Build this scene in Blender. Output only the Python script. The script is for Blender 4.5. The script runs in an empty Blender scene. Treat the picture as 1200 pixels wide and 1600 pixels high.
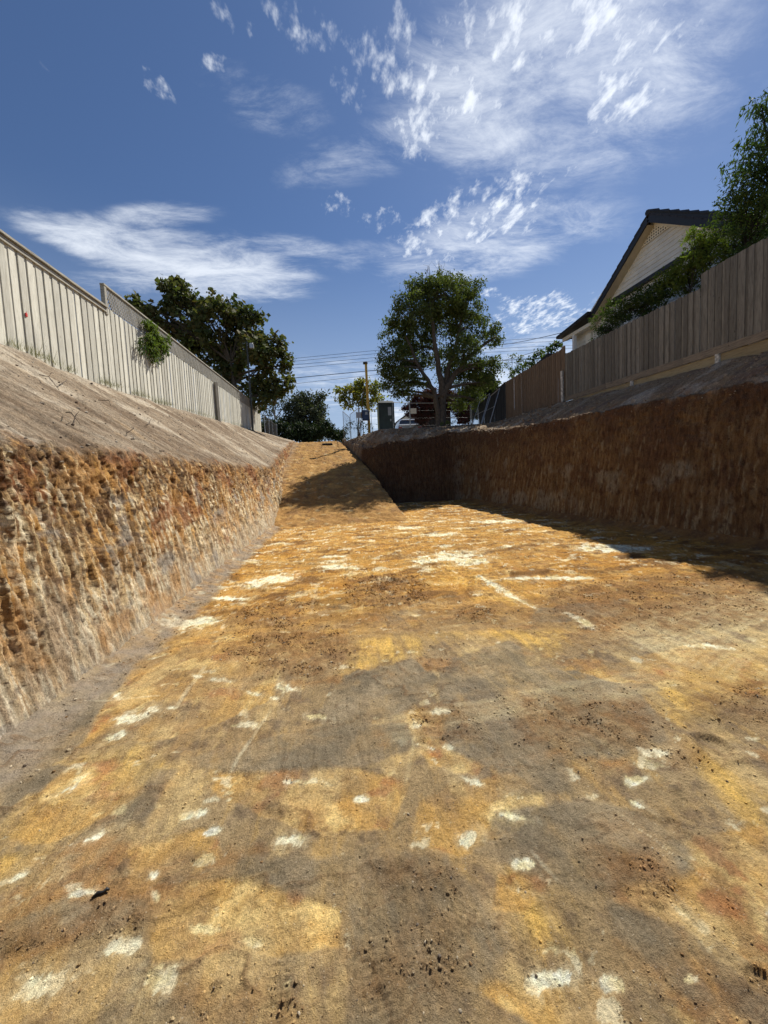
import bpy, math, random
import numpy as np
from math import sin, cos, radians, pi, sqrt, atan2
random.seed(7)
rng = np.random.default_rng(7)
SC = bpy.context.scene
COL = SC.collection

# ------------------------------------------------------------------ camera
S = .035                     # the whole site climbs gently towards the street
EYE = 1.6
FOC = 600.                   # focal length in photo pixels (1200 x 1600)
YAW, PITCH, ROLL = radians(6.3518), radians(-4.1742), .045
_f = np.array([sin(YAW)*cos(PITCH), cos(YAW)*cos(PITCH), sin(PITCH)])
_r0 = np.array([cos(YAW), -sin(YAW), 0.]); _u0 = np.cross(_r0, _f)
_r = _r0*cos(ROLL)-_u0*sin(ROLL); _u = _u0*cos(ROLL)+_r0*sin(ROLL)
from mathutils import Matrix, Vector
cd = bpy.data.cameras.new('camera'); cam = bpy.data.objects.new('camera', cd); COL.objects.link(cam)
cd.sensor_fit = 'VERTICAL'; cd.sensor_height = 36; cd.sensor_width = 27; cd.lens = 13.5
cd.clip_start = .05; cd.clip_end = 3000
cam.matrix_world = Matrix(((_r[0], _u[0], -_f[0], 0), (_r[1], _u[1], -_f[1], 0), (_r[2], _u[2], -_f[2], EYE), (0, 0, 0, 1)))
SC.camera = cam
SC.render.resolution_x = 768; SC.render.resolution_y = 1024
SC.view_settings.view_transform = 'Standard'; SC.view_settings.look = 'None'
SC.view_settings.exposure = 0.42; SC.view_settings.gamma = 1
SC.cycles.max_bounces = 6; SC.cycles.diffuse_bounces = 3; SC.cycles.transparent_max_bounces = 8
SC.cycles.use_denoising = True; SC.cycles.denoising_input_passes = 'RGB_ALBEDO_NORMAL'; SC.cycles.denoising_prefilter = 'ACCURATE'

def ray(px, py): return _f+_r*(px-600)/FOC-_u*(py-800)/FOC
def floor_at(px, py, z=0.):  # survey: where a sight line meets the pit floor
    d = ray(px, py); t = (z-EYE)/(d[2]-S*d[1]); return t*d[0], t*d[1]

# ------------------------------------------------------------------ node helper
class NT:
    def __init__(s, tree): s.t = tree; s.n = tree.nodes; s.l = tree.links
    def node(s, typ, ins=None, **props):
        nd = s.n.new(typ)
        for k, v in props.items(): setattr(nd, k, v)
        for k, v in (ins or {}).items():
            sock = nd.inputs[k]
            if isinstance(v, bpy.types.NodeSocket): s.l.new(v, sock)
            else: sock.default_value = v
        return nd
    def math(s, op, a, b=0., c=0., clamp=False):
        return s.node('ShaderNodeMath', {0: a, 1: b, 2: c}, operation=op, use_clamp=clamp).outputs[0]
    def vmath(s, op, a, b=(0, 0, 0)):
        nd = s.node('ShaderNodeVectorMath', {0: a, 1: b}, operation=op)
        return nd.outputs['Value'] if op in ('DOT_PRODUCT', 'LENGTH') else nd.outputs[0]
    def noise(s, vec, scale, detail=4., rough=.55, dist=0., dim='3D'):
        return s.node('ShaderNodeTexNoise', {'Vector': vec, 'Scale': scale, 'Detail': detail, 'Roughness': rough, 'Distortion': dist}, noise_dimensions=dim).outputs['Fac']
    def ramp(s, fac, stops):
        nd = s.node('ShaderNodeValToRGB', {'Fac': fac}); cr = nd.color_ramp
        while len(cr.elements) < len(stops): cr.elements.new(.5)
        for e, (p, c) in zip(cr.elements, stops):
            e.position = p; e.color = (*c, 1) if len(c) == 3 else c
        return nd.outputs['Color']
    def mrange(s, v, a, b, c=0., d=1., smooth=True):
        return s.node('ShaderNodeMapRange', {'Value': v, 'From Min': a, 'From Max': b, 'To Min': c, 'To Max': d}, interpolation_type='SMOOTHSTEP' if smooth else 'LINEAR').outputs['Result']
    def mix(s, fac, a, b, mode='MIX'):
        nd = s.node('ShaderNodeMix', data_type='RGBA', blend_type=mode)
        for k, v in ((0, fac), (6, a), (7, b)):
            if isinstance(v, bpy.types.NodeSocket): s.l.new(v, nd.inputs[k])
            else: nd.inputs[k].default_value = v if k == 0 or len(v) == 4 else (*v, 1)
        return nd.outputs[2]

# ------------------------------------------------------------------ sky and sun
SUNV = np.array([.555, .61, 1.]); SUNV /= np.linalg.norm(SUNV)
w = bpy.data.worlds.new('World'); SC.world = w; w.use_nodes = True
N = NT(w.node_tree); N.n.clear()
SKY = N.node('ShaderNodeTexSky', sky_type='NISHITA', sun_disc=False)
SKY.sun_elevation = math.asin(SUNV[2]); SKY.sun_rotation = atan2(SUNV[0], SUNV[1])
SKY.altitude = 50; SKY.air_density = 1.0; SKY.dust_density = .25; SKY.ozone_density = 2.2
tc = N.node('ShaderNodeTexCoord').outputs['Generated']
sky = N.mix(1.0, SKY.outputs['Color'], (.80, .93, 1.12), 'MULTIPLY')
sep = N.node('ShaderNodeSeparateXYZ', {0: tc})
zc = N.math('MAXIMUM', sep.outputs[2], .04)
pxy = N.node('ShaderNodeCombineXYZ', {0: N.math('DIVIDE', sep.outputs[0], zc), 1: N.math('DIVIDE', sep.outputs[1], zc)}).outputs[0]
def blob(px, py, rx, ry, ang=0.):
    c = ray(px, py); c /= np.linalg.norm(c)
    a, b = cos(ang), sin(ang)
    p1 = ray(px+rx*a, py-rx*b); p1 /= np.linalg.norm(p1); p2 = ray(px+ry*b, py+ry*a); p2 /= np.linalg.norm(p2)
    e1 = p1-c; e2 = p2-c
    e1 -= c*e1.dot(c); e2 -= c*e2.dot(c)
    r1 = np.linalg.norm(e1); e1 = e1/r1; e2 -= e1*e2.dot(e1); r2 = np.linalg.norm(e2); e2 /= r2
    # a patch of sky: directions near c, extent r1 x r2 along e1, e2
    u = N.vmath('DOT_PRODUCT', tc, tuple(e1/r1)); v = N.vmath('DOT_PRODUCT', tc, tuple(e2/r2))
    d2 = N.math('ADD', N.math('MULTIPLY', u, u), N.math('MULTIPLY', v, v))
    return N.math('MULTIPLY', N.mrange(d2, 1.7, 0.), N.math('GREATER_THAN', N.vmath('DOT_PRODUCT', tc, tuple(c)), 0.))
def union(bl):
    m = None
    for b, wgt in bl:
        g = N.math('MULTIPLY', blob(*b), wgt)
        m = g if m is None else N.math('MAXIMUM', m, g)
    return m
puffy = union([((860, 40, 200, 95, .1), 1.), ((700, 180, 130, 70, .3), 1.), ((985, 120, 130, 85, .5), .95), ((640, 90, 110, 85, .0), .85),
               ((480, 35, 110, 50, -.4), .62), ((360, 20, 55, 40, -.5), .7), ((345, 100, 60, 22, 0), .62), ((238, 128, 60, 26, -.5), .5),
               ((560, 135, 60, 45, -.5), .7), ((730, 350, 180, 60, .35), .92), ((530, 318, 40, 22, 0), .62), ((600, 345, 45, 22, .2), .7),
               ((830, 290, 110, 35, .5), .75), ((845, 490, 120, 40, .1), .85), ((765, 456, 22, 10, 0), .9), ((900, 540, 160, 30, 0), .6),
               ((60, 110, 40, 30, 0), .42), ((1060, 80, 70, 45, .5), .8)])
soft = union([((180, 382, 135, 34, -.24), 1.05), ((330, 418, 165, 52, -.12), 1.05), ((240, 340, 110, 26, .1), .55), ((440, 385, 130, 22, -.1), .5),
              ((200, 440, 90, 25, 0), .5), ((450, 430, 60, 25, 0), .35), ((420, 160, 110, 50, -.3), .5), ((600, 230, 200, 50, .3), .5), ((760, 380, 230, 60, .2), .7), ((560, 400, 80, 30, 0), .35),
              ((860, 130, 330, 170, .1), .75), ((545, 600, 140, 50, 0), .5), ((860, 560, 230, 50, 0), .55), ((620, 655, 60, 22, 0), 1.), ((780, 600, 60, 28, 0), 1.)])
mp = N.node('ShaderNodeMapping', {'Vector': pxy, 'Rotation': (0, 0, radians(-28)), 'Scale': (1.5, .85, 1)}).outputs[0]
n1 = N.noise(mp, 12.5, 5., .6, .15)
n2 = N.noise(mp, 4.2, 3., .5)
nn = N.math('ADD', N.math('MULTIPLY', n1, .75), N.math('MULTIPLY', n2, .35))
thr = N.math('SUBTRACT', .765, N.math('MULTIPLY', puffy, .375))
n0 = N.noise(mp, 34, 3., .6, .1)
nn = N.math('ADD', nn, N.math('MULTIPLY', N.math('SUBTRACT', n0, .5), .26))
pf = N.math('MULTIPLY', N.mrange(N.math('SUBTRACT', nn, thr), 0., .32), N.mrange(puffy, 0., .35))
mp2 = N.node('ShaderNodeMapping', {'Vector': pxy, 'Rotation': (0, 0, radians(-60)), 'Scale': (1.0, 2.1, 1)}).outputs[0]
n3 = N.noise(mp2, 3.0, 9., .70, .35)
sf = N.math('MULTIPLY', N.mrange(N.math('ADD', n3, N.math('MULTIPLY', soft, .36)), .52, 1.08), N.mrange(soft, 0., .6))
cl = N.math('MAXIMUM', N.math('MULTIPLY', pf, .82), N.math('MULTIPLY', sf, .70))
hz = N.mrange(sep.outputs[2], .55, .0, 0., .72)
sky = N.mix(hz, sky, (6.2, 7.6, 9.6))
skc = N.mix(cl, sky, (14.5, 15.2, 16.0))
bg = N.node('ShaderNodeBackground', {'Color': skc, 'Strength': .058})
N.l.new(bg.outputs[0], N.node('ShaderNodeOutputWorld').inputs[0])
sd = bpy.data.lights.new('sun', 'SUN'); sd.energy = 5.0; sd.angle = radians(.53); sd.color = (1, .94, .84)
sun = bpy.data.objects.new('sun', sd); COL.objects.link(sun)
sun.rotation_euler = Vector(SUNV).to_track_quat('Z', 'Y').to_euler(); sun.location = (20, 24, 40)

# ------------------------------------------------------------------ noise
_perm = rng.permutation(512); _perm = np.concatenate([_perm, _perm])
_g = rng.uniform(0, 2*pi, 512); _gx, _gy = np.cos(_g), np.sin(_g)
def perlin(x, y):
    x = np.asarray(x, float); y = np.asarray(y, float)
    xi = np.floor(x).astype(np.int64); yi = np.floor(y).astype(np.int64)
    xf = x-xi; yf = y-yi; xi &= 511; yi &= 511
    u = xf*xf*xf*(xf*(xf*6-15)+10); v = yf*yf*yf*(yf*(yf*6-15)+10)
    def gr(a, b, dx, dy):
        h = _perm[(_perm[a & 511]+b) & 511]; return _gx[h]*dx+_gy[h]*dy
    a = gr(xi, yi, xf, yf); b = gr(xi+1, yi, xf-1, yf); c = gr(xi, yi+1, xf, yf-1); d = gr(xi+1, yi+1, xf-1, yf-1)
    return (a+(b-a)*u)*(1-v)+(c+(d-c)*u)*v
def fbm(x, y, o=4, g=.5):
    s = 0; a = 1.; t = 0
    for i in range(o):
        s = s+a*perlin(x+i*17.3, y+i*9.1); t += a; a *= g; x = x*2.03; y = y*2.03
    return s/t*1.5
def ridged(x, y, o=4): 
    s = 0; a = 1.; t = 0
    for i in range(o):
        s = s+a*(1-2.2*np.abs(perlin(x+i*11.3, y+i*7.7))); t += a; a *= .55; x = x*2.1; y = y*2.1
    return s/t
def sst(a, b, x): 
    t = np.clip((x-a)/(b-a), 0, 1); return t*t*(3-2*t)
def lerp(a, b, t): return a+(b-a)*t
def mixc(c, col, m): return c+(np.asarray(col)-c)*m[..., None]

# ------------------------------------------------------------------ mesh building
def shear(v):
    v = np.array(v, float); v[:, 2] += S*v[:, 1]; return v
def link(name, V, Fc, mat, parent=None, origin=None, smooth=False, cols=None, rnd=None, mats=None, midx=None):
    """V: world coordinates (n,3); Fc: list of arrays of faces (each (m,k))"""
    me = bpy.data.meshes.new(name)
    V = np.asarray(V, float)
    o = np.array(origin if origin is not None else (0, 0, 0), float)
    me.vertices.add(len(V)); me.vertices.foreach_set('co', (V-o).astype(np.float32).ravel())
    if isinstance(Fc, np.ndarray): Fc = [Fc]
    Fc = [f for f in Fc if len(f)]
    idx = np.concatenate([f.ravel() for f in Fc]); tot = np.concatenate([np.full(len(f), f.shape[1]) for f in Fc])
    me.loops.add(len(idx)); me.loops.foreach_set('vertex_index', idx.astype(np.int32))
    me.polygons.add(len(tot)); st = np.concatenate([[0], np.cumsum(tot)[:-1]])
    me.polygons.foreach_set('loop_start', st.astype(np.int32))
    try: me.polygons.foreach_set('loop_total', tot.astype(np.int32))
    except Exception: pass
    me.polygons.foreach_set('use_smooth', np.full(len(tot), smooth))
    if mats:
        for m in mats: me.materials.append(m)
        me.polygons.foreach_set('material_index', np.asarray(midx, np.int32))
    else: me.materials.append(mat)
    if cols is not None:
        a = me.attributes.new('col', 'FLOAT_COLOR', 'POINT'); c = np.ones((len(V), 4), np.float32); c[:, :3] = cols
        a.data.foreach_set('color', c.ravel())
    if rnd is not None:
        a = me.attributes.new('rnd', 'FLOAT', 'POINT'); a.data.foreach_set('value', np.asarray(rnd, np.float32))
    me.update(calc_edges=True); me.validate()
    ob = bpy.data.objects.new(name, me); COL.objects.link(ob)
    if parent is not None:
        ob.parent = parent
    else: ob.location = tuple(o)
    return ob
def tag(o, label=None, cat=None, group=None, kind=None):
    for k, v in (('label', label), ('category', cat), ('group', group), ('kind', kind)):
        if v: o[k] = v
    return o
class MB:
    """collects boxes, bars, tubes in site coordinates (z above the pit floor)"""
    def __init__(s): s.v = []; s.f = {}; s.n = 0; s.r = []
    def add(s, V, F, r=None):
        V = np.asarray(V, float); F = np.asarray(F)
        s.v.append(V); s.f.setdefault(F.shape[1], []).append(F+s.n); s.n += len(V)
        s.r.append(np.full(len(V), random.random() if r is None else r)); return s
    def box(s, x0, x1, y0, y1, z0, z1, r=None):
        V = [(x, y, z) for z in (z0, z1) for y in (y0, y1) for x in (x0, x1)]
        return s.add(V, [(0, 2, 3, 1), (4, 5, 7, 6), (0, 1, 5, 4), (2, 6, 7, 3), (0, 4, 6, 2), (1, 3, 7, 5)], r)
    def rbox(s, x0, x1, y0, y1, z0, z1, b=.02, r=None):
        # box with chamfered edges
        V = []; 
        for sz in (0, 1):
            for sy in (0, 1):
                for sx in (0, 1):
                    X = (x0, x1)[sx]; Y = (y0, y1)[sy]; Z = (z0, z1)[sz]; dx = b*(1-2*sx); dy = b*(1-2*sy); dz = b*(1-2*sz)
                    V += [(X, Y+dy, Z+dz), (X+dx, Y, Z+dz), (X+dx, Y+dy, Z)]
        import mathutils
        c = np.array([(x0+x1)/2, (y0+y1)/2, (z0+z1)/2])
        V = np.array(V); q = []; t = []
        def cid(sx, sy, sz): return (sz*4+sy*2+sx)*3
        def orient(fc):
            P = V[list(fc)]; n = np.cross(P[1]-P[0], P[2]-P[0])
            return fc if n.dot(P.mean(0)-c) > 0 else fc[::-1]
        for a in (0, 1):
            q.append(orient([cid(a, 0, 0), cid(a, 1, 0), cid(a, 1, 1), cid(a, 0, 1)]))
            q.append(orient([cid(0, a, 0)+1, cid(1, a, 0)+1, cid(1, a, 1)+1, cid(0, a, 1)+1]))
            q.append(orient([cid(0, 0, a)+2, cid(1, 0, a)+2, cid(1, 1, a)+2, cid(0, 1, a)+2]))
            for bb in (0, 1):
                q.append(orient([cid(0, a, bb)+1, cid(1, a, bb)+1, cid(1, a, bb)+2, cid(0, a, bb)+2]))
                q.append(orient([cid(a, 0, bb), cid(a, 1, bb), cid(a, 1, bb)+2, cid(a, 0, bb)+2]))
                q.append(orient([cid(a, bb, 0), cid(a, bb, 1), cid(a, bb, 1)+1, cid(a, bb, 0)+1]))
        for sx in (0, 1):
            for sy in (0, 1):
                for sz in (0, 1):
                    i = cid(sx, sy, sz); t.append(orient([i, i+1, i+2]))
        n0 = s.n
        s.add(V, q, r); s.f.setdefault(3, []).append(np.array(t)+n0); return s
    def beam(s, p, q, w, h, r=None):
        """box section beam between two points (w horizontal, h vertical)"""
        p = np.array(p, float); q = np.array(q, float); d = q-p; d /= np.linalg.norm(d)
        a = np.cross(d, (0, 0, 1)); 
        if np.linalg.norm(a) < 1e-3: a = np.array([1., 0, 0])
        a /= np.linalg.norm(a); b = np.cross(a, d)
        V = [e+a*sx*w/2+b*sz*h/2 for e in (p, q) for sz in (-1, 1) for sx in (-1, 1)]
        return s.add(V, [(0, 2, 3, 1), (4, 5, 7, 6), (0, 1, 5, 4), (2, 6, 7, 3), (0, 4, 6, 2), (1, 3, 7, 5)], r)
    def tube(s, pts, rad, seg=6, r=None, cap=True):
        P = np.array(pts, float); n = len(P); R = np.broadcast_to(np.asarray(rad, float), (n,))
        T = np.gradient(P, axis=0); T /= np.linalg.norm(T, axis=1)[:, None]+1e-9
        ref = np.array([0, 0, 1.]) if abs(T[:, 2]).mean() < .8 else np.array([1., 0, 0])
        A = np.cross(T, ref); A /= np.linalg.norm(A, axis=1)[:, None]+1e-9; B = np.cross(T, A)
        th = np.arange(seg)*2*pi/seg
        V = P[:, None]+R[:, None, None]*(A[:, None]*np.cos(th)[None, :, None]+B[:, None]*np.sin(th)[None, :, None])
        i = np.arange(n-1)[:, None]*seg; j = np.arange(seg)[None]; k = (j+1) % seg
        F = np.stack([i+j, i+seg+j, i+seg+k, i+k], -1).reshape(-1, 4)
        n0 = s.n
        s.add(V.reshape(-1, 3), F, r)
        if cap: s.f.setdefault(seg, []).append(np.array([list(range(seg)), list(range((n-1)*seg, n*seg))[::-1]])+n0)
        return s
    def build(s, name, mat, parent=None, origin=None, rigid=False, smooth=False):
        V = np.concatenate(s.v)
        o = origin if origin is not None else (tuple(parent['_o']) if parent is not None and '_o' in parent else (0, 0, 0))
        V = V.copy(); V[:, 2] += S*(o[1] if rigid else V[:, 1])
        o2 = np.array(o, float); o2[2] += S*o2[1]
        return link(name, V, [np.concatenate(x) for x in s.f.values()], mat, parent, o2, smooth, rnd=np.concatenate(s.r))
def thing(name, label, cat, o=(0, 0, 0), group=None):
    e = bpy.data.objects.new(name, None); COL.objects.link(e); e.empty_display_size = .2
    e.location = (o[0], o[1], o[2]+S*o[1]); e['_o'] = [float(a) for a in o]
    return tag(e, label, cat, group)
def sub(mb, name, mat, parent, root, **k):      # part of a part
    o = mb.build(name, mat, parent, origin=tuple(root['_o']), **k); return o

# ------------------------------------------------------------------ materials
def newmat(name):
    m = bpy.data.materials.new(name); m.use_nodes = True; N = NT(m.node_tree); N.n.clear()
    return m, N
def finish(N, color, rough=.8, bump=None, strength=.5, dist=.01, spec=.3, extra=None):
    b = N.node('ShaderNodeBsdfPrincipled', {'Base Color': color if isinstance(color, bpy.types.NodeSocket) else (*color, 1), 'Roughness': rough, 'Specular IOR Level': spec})
    for k, v in (extra or {}).items():
        if isinstance(v, bpy.types.NodeSocket): N.l.new(v, b.inputs[k])
        else: b.inputs[k].default_value = v
    if bump is not None:
        N.l.new(N.node('ShaderNodeBump', {'Height': bump, 'Strength': strength, 'Distance': dist}).outputs[0], b.inputs['Normal'])
    N.l.new(b.outputs[0], N.node('ShaderNodeOutputMaterial').inputs[0]); return b
def earth(name, bumpd=.012, streak=None, grain=1.):
    m, N = newmat(name)
    pos = N.node('ShaderNodeNewGeometry').outputs['Position']
    a = N.node('ShaderNodeAttribute', attribute_name='col').outputs['Color']
    v = pos
    if streak: v = N.node('ShaderNodeMapping', {'Vector': pos, 'Scale': streak}).outputs[0]
    f1 = N.noise(v, 14, 9, .72); f2 = N.noise(pos, 75, 6, .8); f3 = N.noise(pos, 3, 4, .6)
    k = N.math('ADD', N.math('MULTIPLY', N.math('SUBTRACT', f1, .5), 1.15*grain), N.math('MULTIPLY', N.math('SUBTRACT', f2, .5), 1.9*grain))
    k = N.math('ADD', N.math('ADD', k, N.math('MULTIPLY', N.math('SUBTRACT', f3, .5), .5)), 1.)
    k = N.math('MAXIMUM', k, .35)
    c = N.mix(1., a, N.node('ShaderNodeCombineXYZ', {0: k, 1: k, 2: k}).outputs[0], 'MULTIPLY')
    warm = N.noise(pos, 5.5, 5, .6)
    c = N.mix(N.mrange(warm, .45, .7, 0, .35), c, N.mix(1., c, (1.12, .98, .80), 'MULTIPLY'))
    sp = N.noise(pos, 170, 2, .5); c = N.mix(N.mrange(sp, .62, .72, 0, .55), c, N.mix(1., c, (.42, .40, .38), 'MULTIPLY'))
    sp2 = N.noise(N.vmath('ADD', pos, (7, 3, 1)), 120, 2, .5); c = N.mix(N.mrange(sp2, .67, .74, 0, .5), c, (.58, .50, .38))
    b = N.math('ADD', N.math('MULTIPLY', f1, .55), N.math('ADD', N.math('MULTIPLY', f2, .38), N.math('MULTIPLY', N.noise(pos, 260, 3, .6), .15)))
    if streak:
        vo = N.node('ShaderNodeTexVoronoi', {'Vector': N.node('ShaderNodeMapping', {'Vector': pos, 'Scale': (1, 1, .4)}).outputs[0], 'Scale': 26.}, distance='EUCLIDEAN').outputs['Distance']
        b = N.math('SUBTRACT', b, N.math('MULTIPLY', N.math('MINIMUM', vo, .8), .30))
        sk = N.noise(N.node('ShaderNodeMapping', {'Vector': pos, 'Scale': (1, 1, .09)}).outputs[0], 42, 4, .6)
        c = N.mix(N.mrange(sk, .56, .68, 0, .6), c, N.mix(1., c, (1.45, 1.5, 1.55), 'MULTIPLY')); c = N.mix(N.mrange(sk, .44, .34, 0, .65), c, N.mix(1., c, (.50, .44, .38), 'MULTIPLY'))
    finish(N, c, .95, b, .9, bumpd, .12); return m
M = {}
M['floor'] = earth('pit_floor_earth', .042, None, 1.1)
M['wall'] = earth('cut_face_earth', .03, (1, 1, .22), 1.7)
M['clod'] = earth('clod_earth', .01)
def timber(name, base, dark, grain=(14, 14, 1.2), var=.38, knots=True):
    m, N = newmat(name)
    pos = N.node('ShaderNodeNewGeometry').outputs['Position']
    r = N.node('ShaderNodeAttribute', attribute_name='rnd').outputs['Fac']
    off = N.vmath('ADD', pos, N.node('ShaderNodeCombineXYZ', {0: N.math('MULTIPLY', r, 30), 2: N.math('MULTIPLY', r, 17)}).outputs[0])
    g = N.noise(N.node('ShaderNodeMapping', {'Vector': off, 'Scale': grain}).outputs[0], 3.5, 6, .65, .6)
    c = N.mix(N.mrange(g, .38, .72), base, dark)
    br = N.math('ADD', N.math('MULTIPLY', r, var), 1-var*.5)
    c = N.mix(1., c, N.node('ShaderNodeCombineXYZ', {0: br, 1: br, 2: N.math('MULTIPLY', br, .98)}).outputs[0], 'MULTIPLY')
    st = N.noise(N.node('ShaderNodeMapping', {'Vector': off, 'Scale': (1, 1, .5)}).outputs[0], 2.6, 4, .6)
    c = N.mix(N.mrange(st, .5, .75, 0, .55), c, tuple(x*.62 for x in base))
    if knots:
        vo = N.node('ShaderNodeTexVoronoi', {'Vector': N.node('ShaderNodeMapping', {'Vector': off, 'Scale': (1, 2.6, 1.3)}).outputs[0], 'Scale': 2.2}).outputs['Distance']
        c = N.mix(N.mrange(vo, .09, .03, 0, .75), c, tuple(x*.4 for x in dark))
    finish(N, c, .85, g, .35, .006, .2); return m
M['pale'] = timber('sun_bleached_paling_timber', (.63, .615, .54), (.46, .44, .37))
M['cap'] = timber('capping_timber', (.40, .38, .33), (.20, .19, .16), (3, 1.2, 14))
M['lattice'] = timber('lattice_timber', (.34, .33, .30), (.22, .21, .18), knots=False)
M['grey'] = timber('weathered_grey_timber', (.21, .196, .166), (.11, .100, .082), var=.6)
M['brown'] = timber('brown_timber', (.205, .148, .10), (.12, .082, .052), var=.35)
M['plinth'] = timber('plinth_board', (.24, .20, .15), (.12, .10, .075), (3, 1.2, 14))
M['tan'] = timber('retaining_board', (.33, .27, .16), (.22, .17, .10), (3, 1.2, 14))
def plain(name, c, rough=.5, var=.15, scale=8., metal=0., spec=.4, bump=.0):
    m, N = newmat(name)
    pos = N.node('ShaderNodeNewGeometry').outputs['Position']
    n = N.noise(pos, scale, 5, .6)
    k = N.mrange(n, .3, .75, 1-var, 1+var*.6)
    cc = N.mix(1., c, N.node('ShaderNodeCombineXYZ', {0: k, 1: k, 2: k}).outputs[0], 'MULTIPLY')
    finish(N, cc, rough, N.noise(pos, scale*6, 3) if bump else None, .3, bump or .01, spec, {'Metallic': metal}); return m
M['galv'] = plain('galvanised_steel', (.42, .43, .44), .45, .25, 12, .6)
M['steel'] = plain('dark_painted_steel', (.05, .055, .05), .5, .3, 10)
M['bar'] = plain('bare_rusty_bar', (.11, .075, .05), .8, .3, 10)
M['post'] = timber('old_hardwood_post', (.30, .275, .235), (.17, .155, .13))
M['yellow'] = plain('yellow_painted_steel', (.60, .38, .06), .5, .22, 9)
M['loo'] = plain('dark_green_plastic', (.035, .055, .055), .5, .2, 4)
M['loo_side'] = plain('olive_plastic', (.22, .25, .10), .5, .2, 4)
M['white'] = plain('white_paint', (.76, .75, .72), .5, .12, 6)
M['whitepost'] = plain('flaking_white_paint', (.55, .53, .47), .7, .55, 14)
M['navy'] = plain('navy_enamel', (.025, .05, .14), .4, .15, 6)
M['signgrey'] = plain('grey_sign_metal', (.36, .40, .46), .5, .15, 6)
M['black'] = plain('black_plastic', (.012, .012, .013), .5, .2, 6)
M['cream'] = plain('cream_weatherboard_paint', (.72, .70, .62), .6, .14, 2.5)
M['creamtrim'] = plain('cream_trim_paint', (.76, .71, .58), .6, .08, 2.5)
M['tile'] = plain('dark_roof_tile', (.030, .030, .036), .7, .35, 14, bump=.01)
M['fascia'] = plain('black_fascia', (.018, .018, .02), .5, .2, 4)
M['soffit'] = plain('soffit_lining', (.45, .40, .30), .7, .1, 4)
M['carpaint'] = plain('silver_car_paint', (.55, .57, .60), .25, .05, 2, .5, .6)
M['glass'] = plain('dark_glass', (.02, .025, .03), .08, .1, 2, 0, .8)
M['rubber'] = plain('tyre_rubber', (.02, .02, .02), .8, .1, 6)
M['tail'] = plain('red_lamp_plastic', (.45, .02, .02), .3, .1, 6)
M['brick'] = plain('dark_brick', (.035, .026, .022), .85, .3, 10)
M['wire'] = plain('black_cable', (.015, .015, .018), .6, .1, 6)
M['red'] = plain('red_plastic_tag', (.62, .04, .03), .5, .1, 6)
M['mesh'] = plain('wire_mesh', (.16, .17, .18), .5, .2, 12, .5)
M['stone'] = plain('grey_pebble', (.38, .34, .28), .8, .35, 20)
M['twig'] = plain('dry_twig', (.10, .075, .055), .9, .3, 20)
def leafmat(name, cols, trans=.45):
    m, N = newmat(name)
    r = N.node('ShaderNodeAttribute', attribute_name='rnd').outputs['Fac']
    n = len(cols); c = N.ramp(r, [(i/(n-1), cols[i]) for i in range(n)])
    b = N.node('ShaderNodeBsdfPrincipled', {'Base Color': c, 'Roughness': .7, 'Specular IOR Level': .15})
    t = N.node('ShaderNodeBsdfTranslucent', {'Color': N.mix(1., c, (1.5, 1.7, .7), 'MULTIPLY')})
    mx = N.node('ShaderNodeMixShader', {0: trans*.55}); N.l.new(b.outputs[0], mx.inputs[1]); N.l.new(t.outputs[0], mx.inputs[2])
    N.l.new(mx.outputs[0], N.node('ShaderNodeOutputMaterial').inputs[0]); return m
M['leaf_plane'] = leafmat('plane_tree_leaf', [(.042, .058, .022), (.07, .088, .03), (.10, .10, .042), (.12, .078, .04)], .42)
M['leaf_main'] = leafmat('street_tree_leaf', [(.045, .065, .023), (.085, .11, .034), (.13, .14, .045)], .5)
M['leaf_euc'] = leafmat('gum_leaf', [(.045, .058, .036), (.07, .082, .05), (.085, .085, .05)], .3)
M['leaf_dark'] = leafmat('dark_leaf', [(.012, .022, .012), (.03, .045, .02), (.04, .06, .022)], .25)
M['leaf_lime'] = leafmat('yellow_green_leaf', [(.13, .15, .03), (.17, .18, .035), (.24, .20, .05), (.09, .12, .03)], .7)
M['leaf_red'] = leafmat('red_leaf', [(.035, .022, .018), (.06, .025, .022), (.11, .025, .03), (.03, .035, .02)], .3)
M['leaf_shrub'] = leafmat('shrub_leaf', [(.025, .05, .015), (.05, .08, .022), (.09, .12, .03)], .45)
M['leaf_bright'] = leafmat('bright_shrub_leaf', [(.06, .10, .022), (.10, .145, .03), (.16, .19, .045)], .6)
M['leaf_jac'] = leafmat('feathery_leaf', [(.03, .055, .022), (.05, .085, .028), (.08, .11, .04)], .5)
M['grass'] = leafmat('dry_grass', [(.20, .17, .08), (.10, .12, .04), (.26, .22, .12)], .4)
def bark(name, c):
    m, N = newmat(name); pos = N.node('ShaderNodeNewGeometry').outputs['Position']
    g = N.noise(N.node('ShaderNodeMapping', {'Vector': pos, 'Scale': (1, 1, .25)}).outputs[0], 22, 5, .65)
    finish(N, N.mix(N.mrange(g, .35, .7), c, tuple(x*.45 for x in c)), .9, g, .8, .02, .2); return m
M['bark'] = bark('grey_brown_bark', (.13, .105, .08)); M['bark_pale'] = bark('pale_gum_bark', (.42, .39, .34)); M['bark_dark'] = bark('dark_bark', (.06, .05, .04))

# palette of the soils (albedo)
TAN = (.29, .185, .088); SAND = (.37, .255, .13); GREY = (.178, .145, .110); ORANGE = (.50, .265, .072); YELL = (.52, .35, .13)
WHITE = (.68, .61, .43); CREAM = (.55, .43, .23); RUST = (.27, .105, .042); UMBER = (.17, .095, .045); RED = (.33, .15, .065)
GSOIL = (.27, .235, .195); PALESOIL = (.50, .46, .385)

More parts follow.
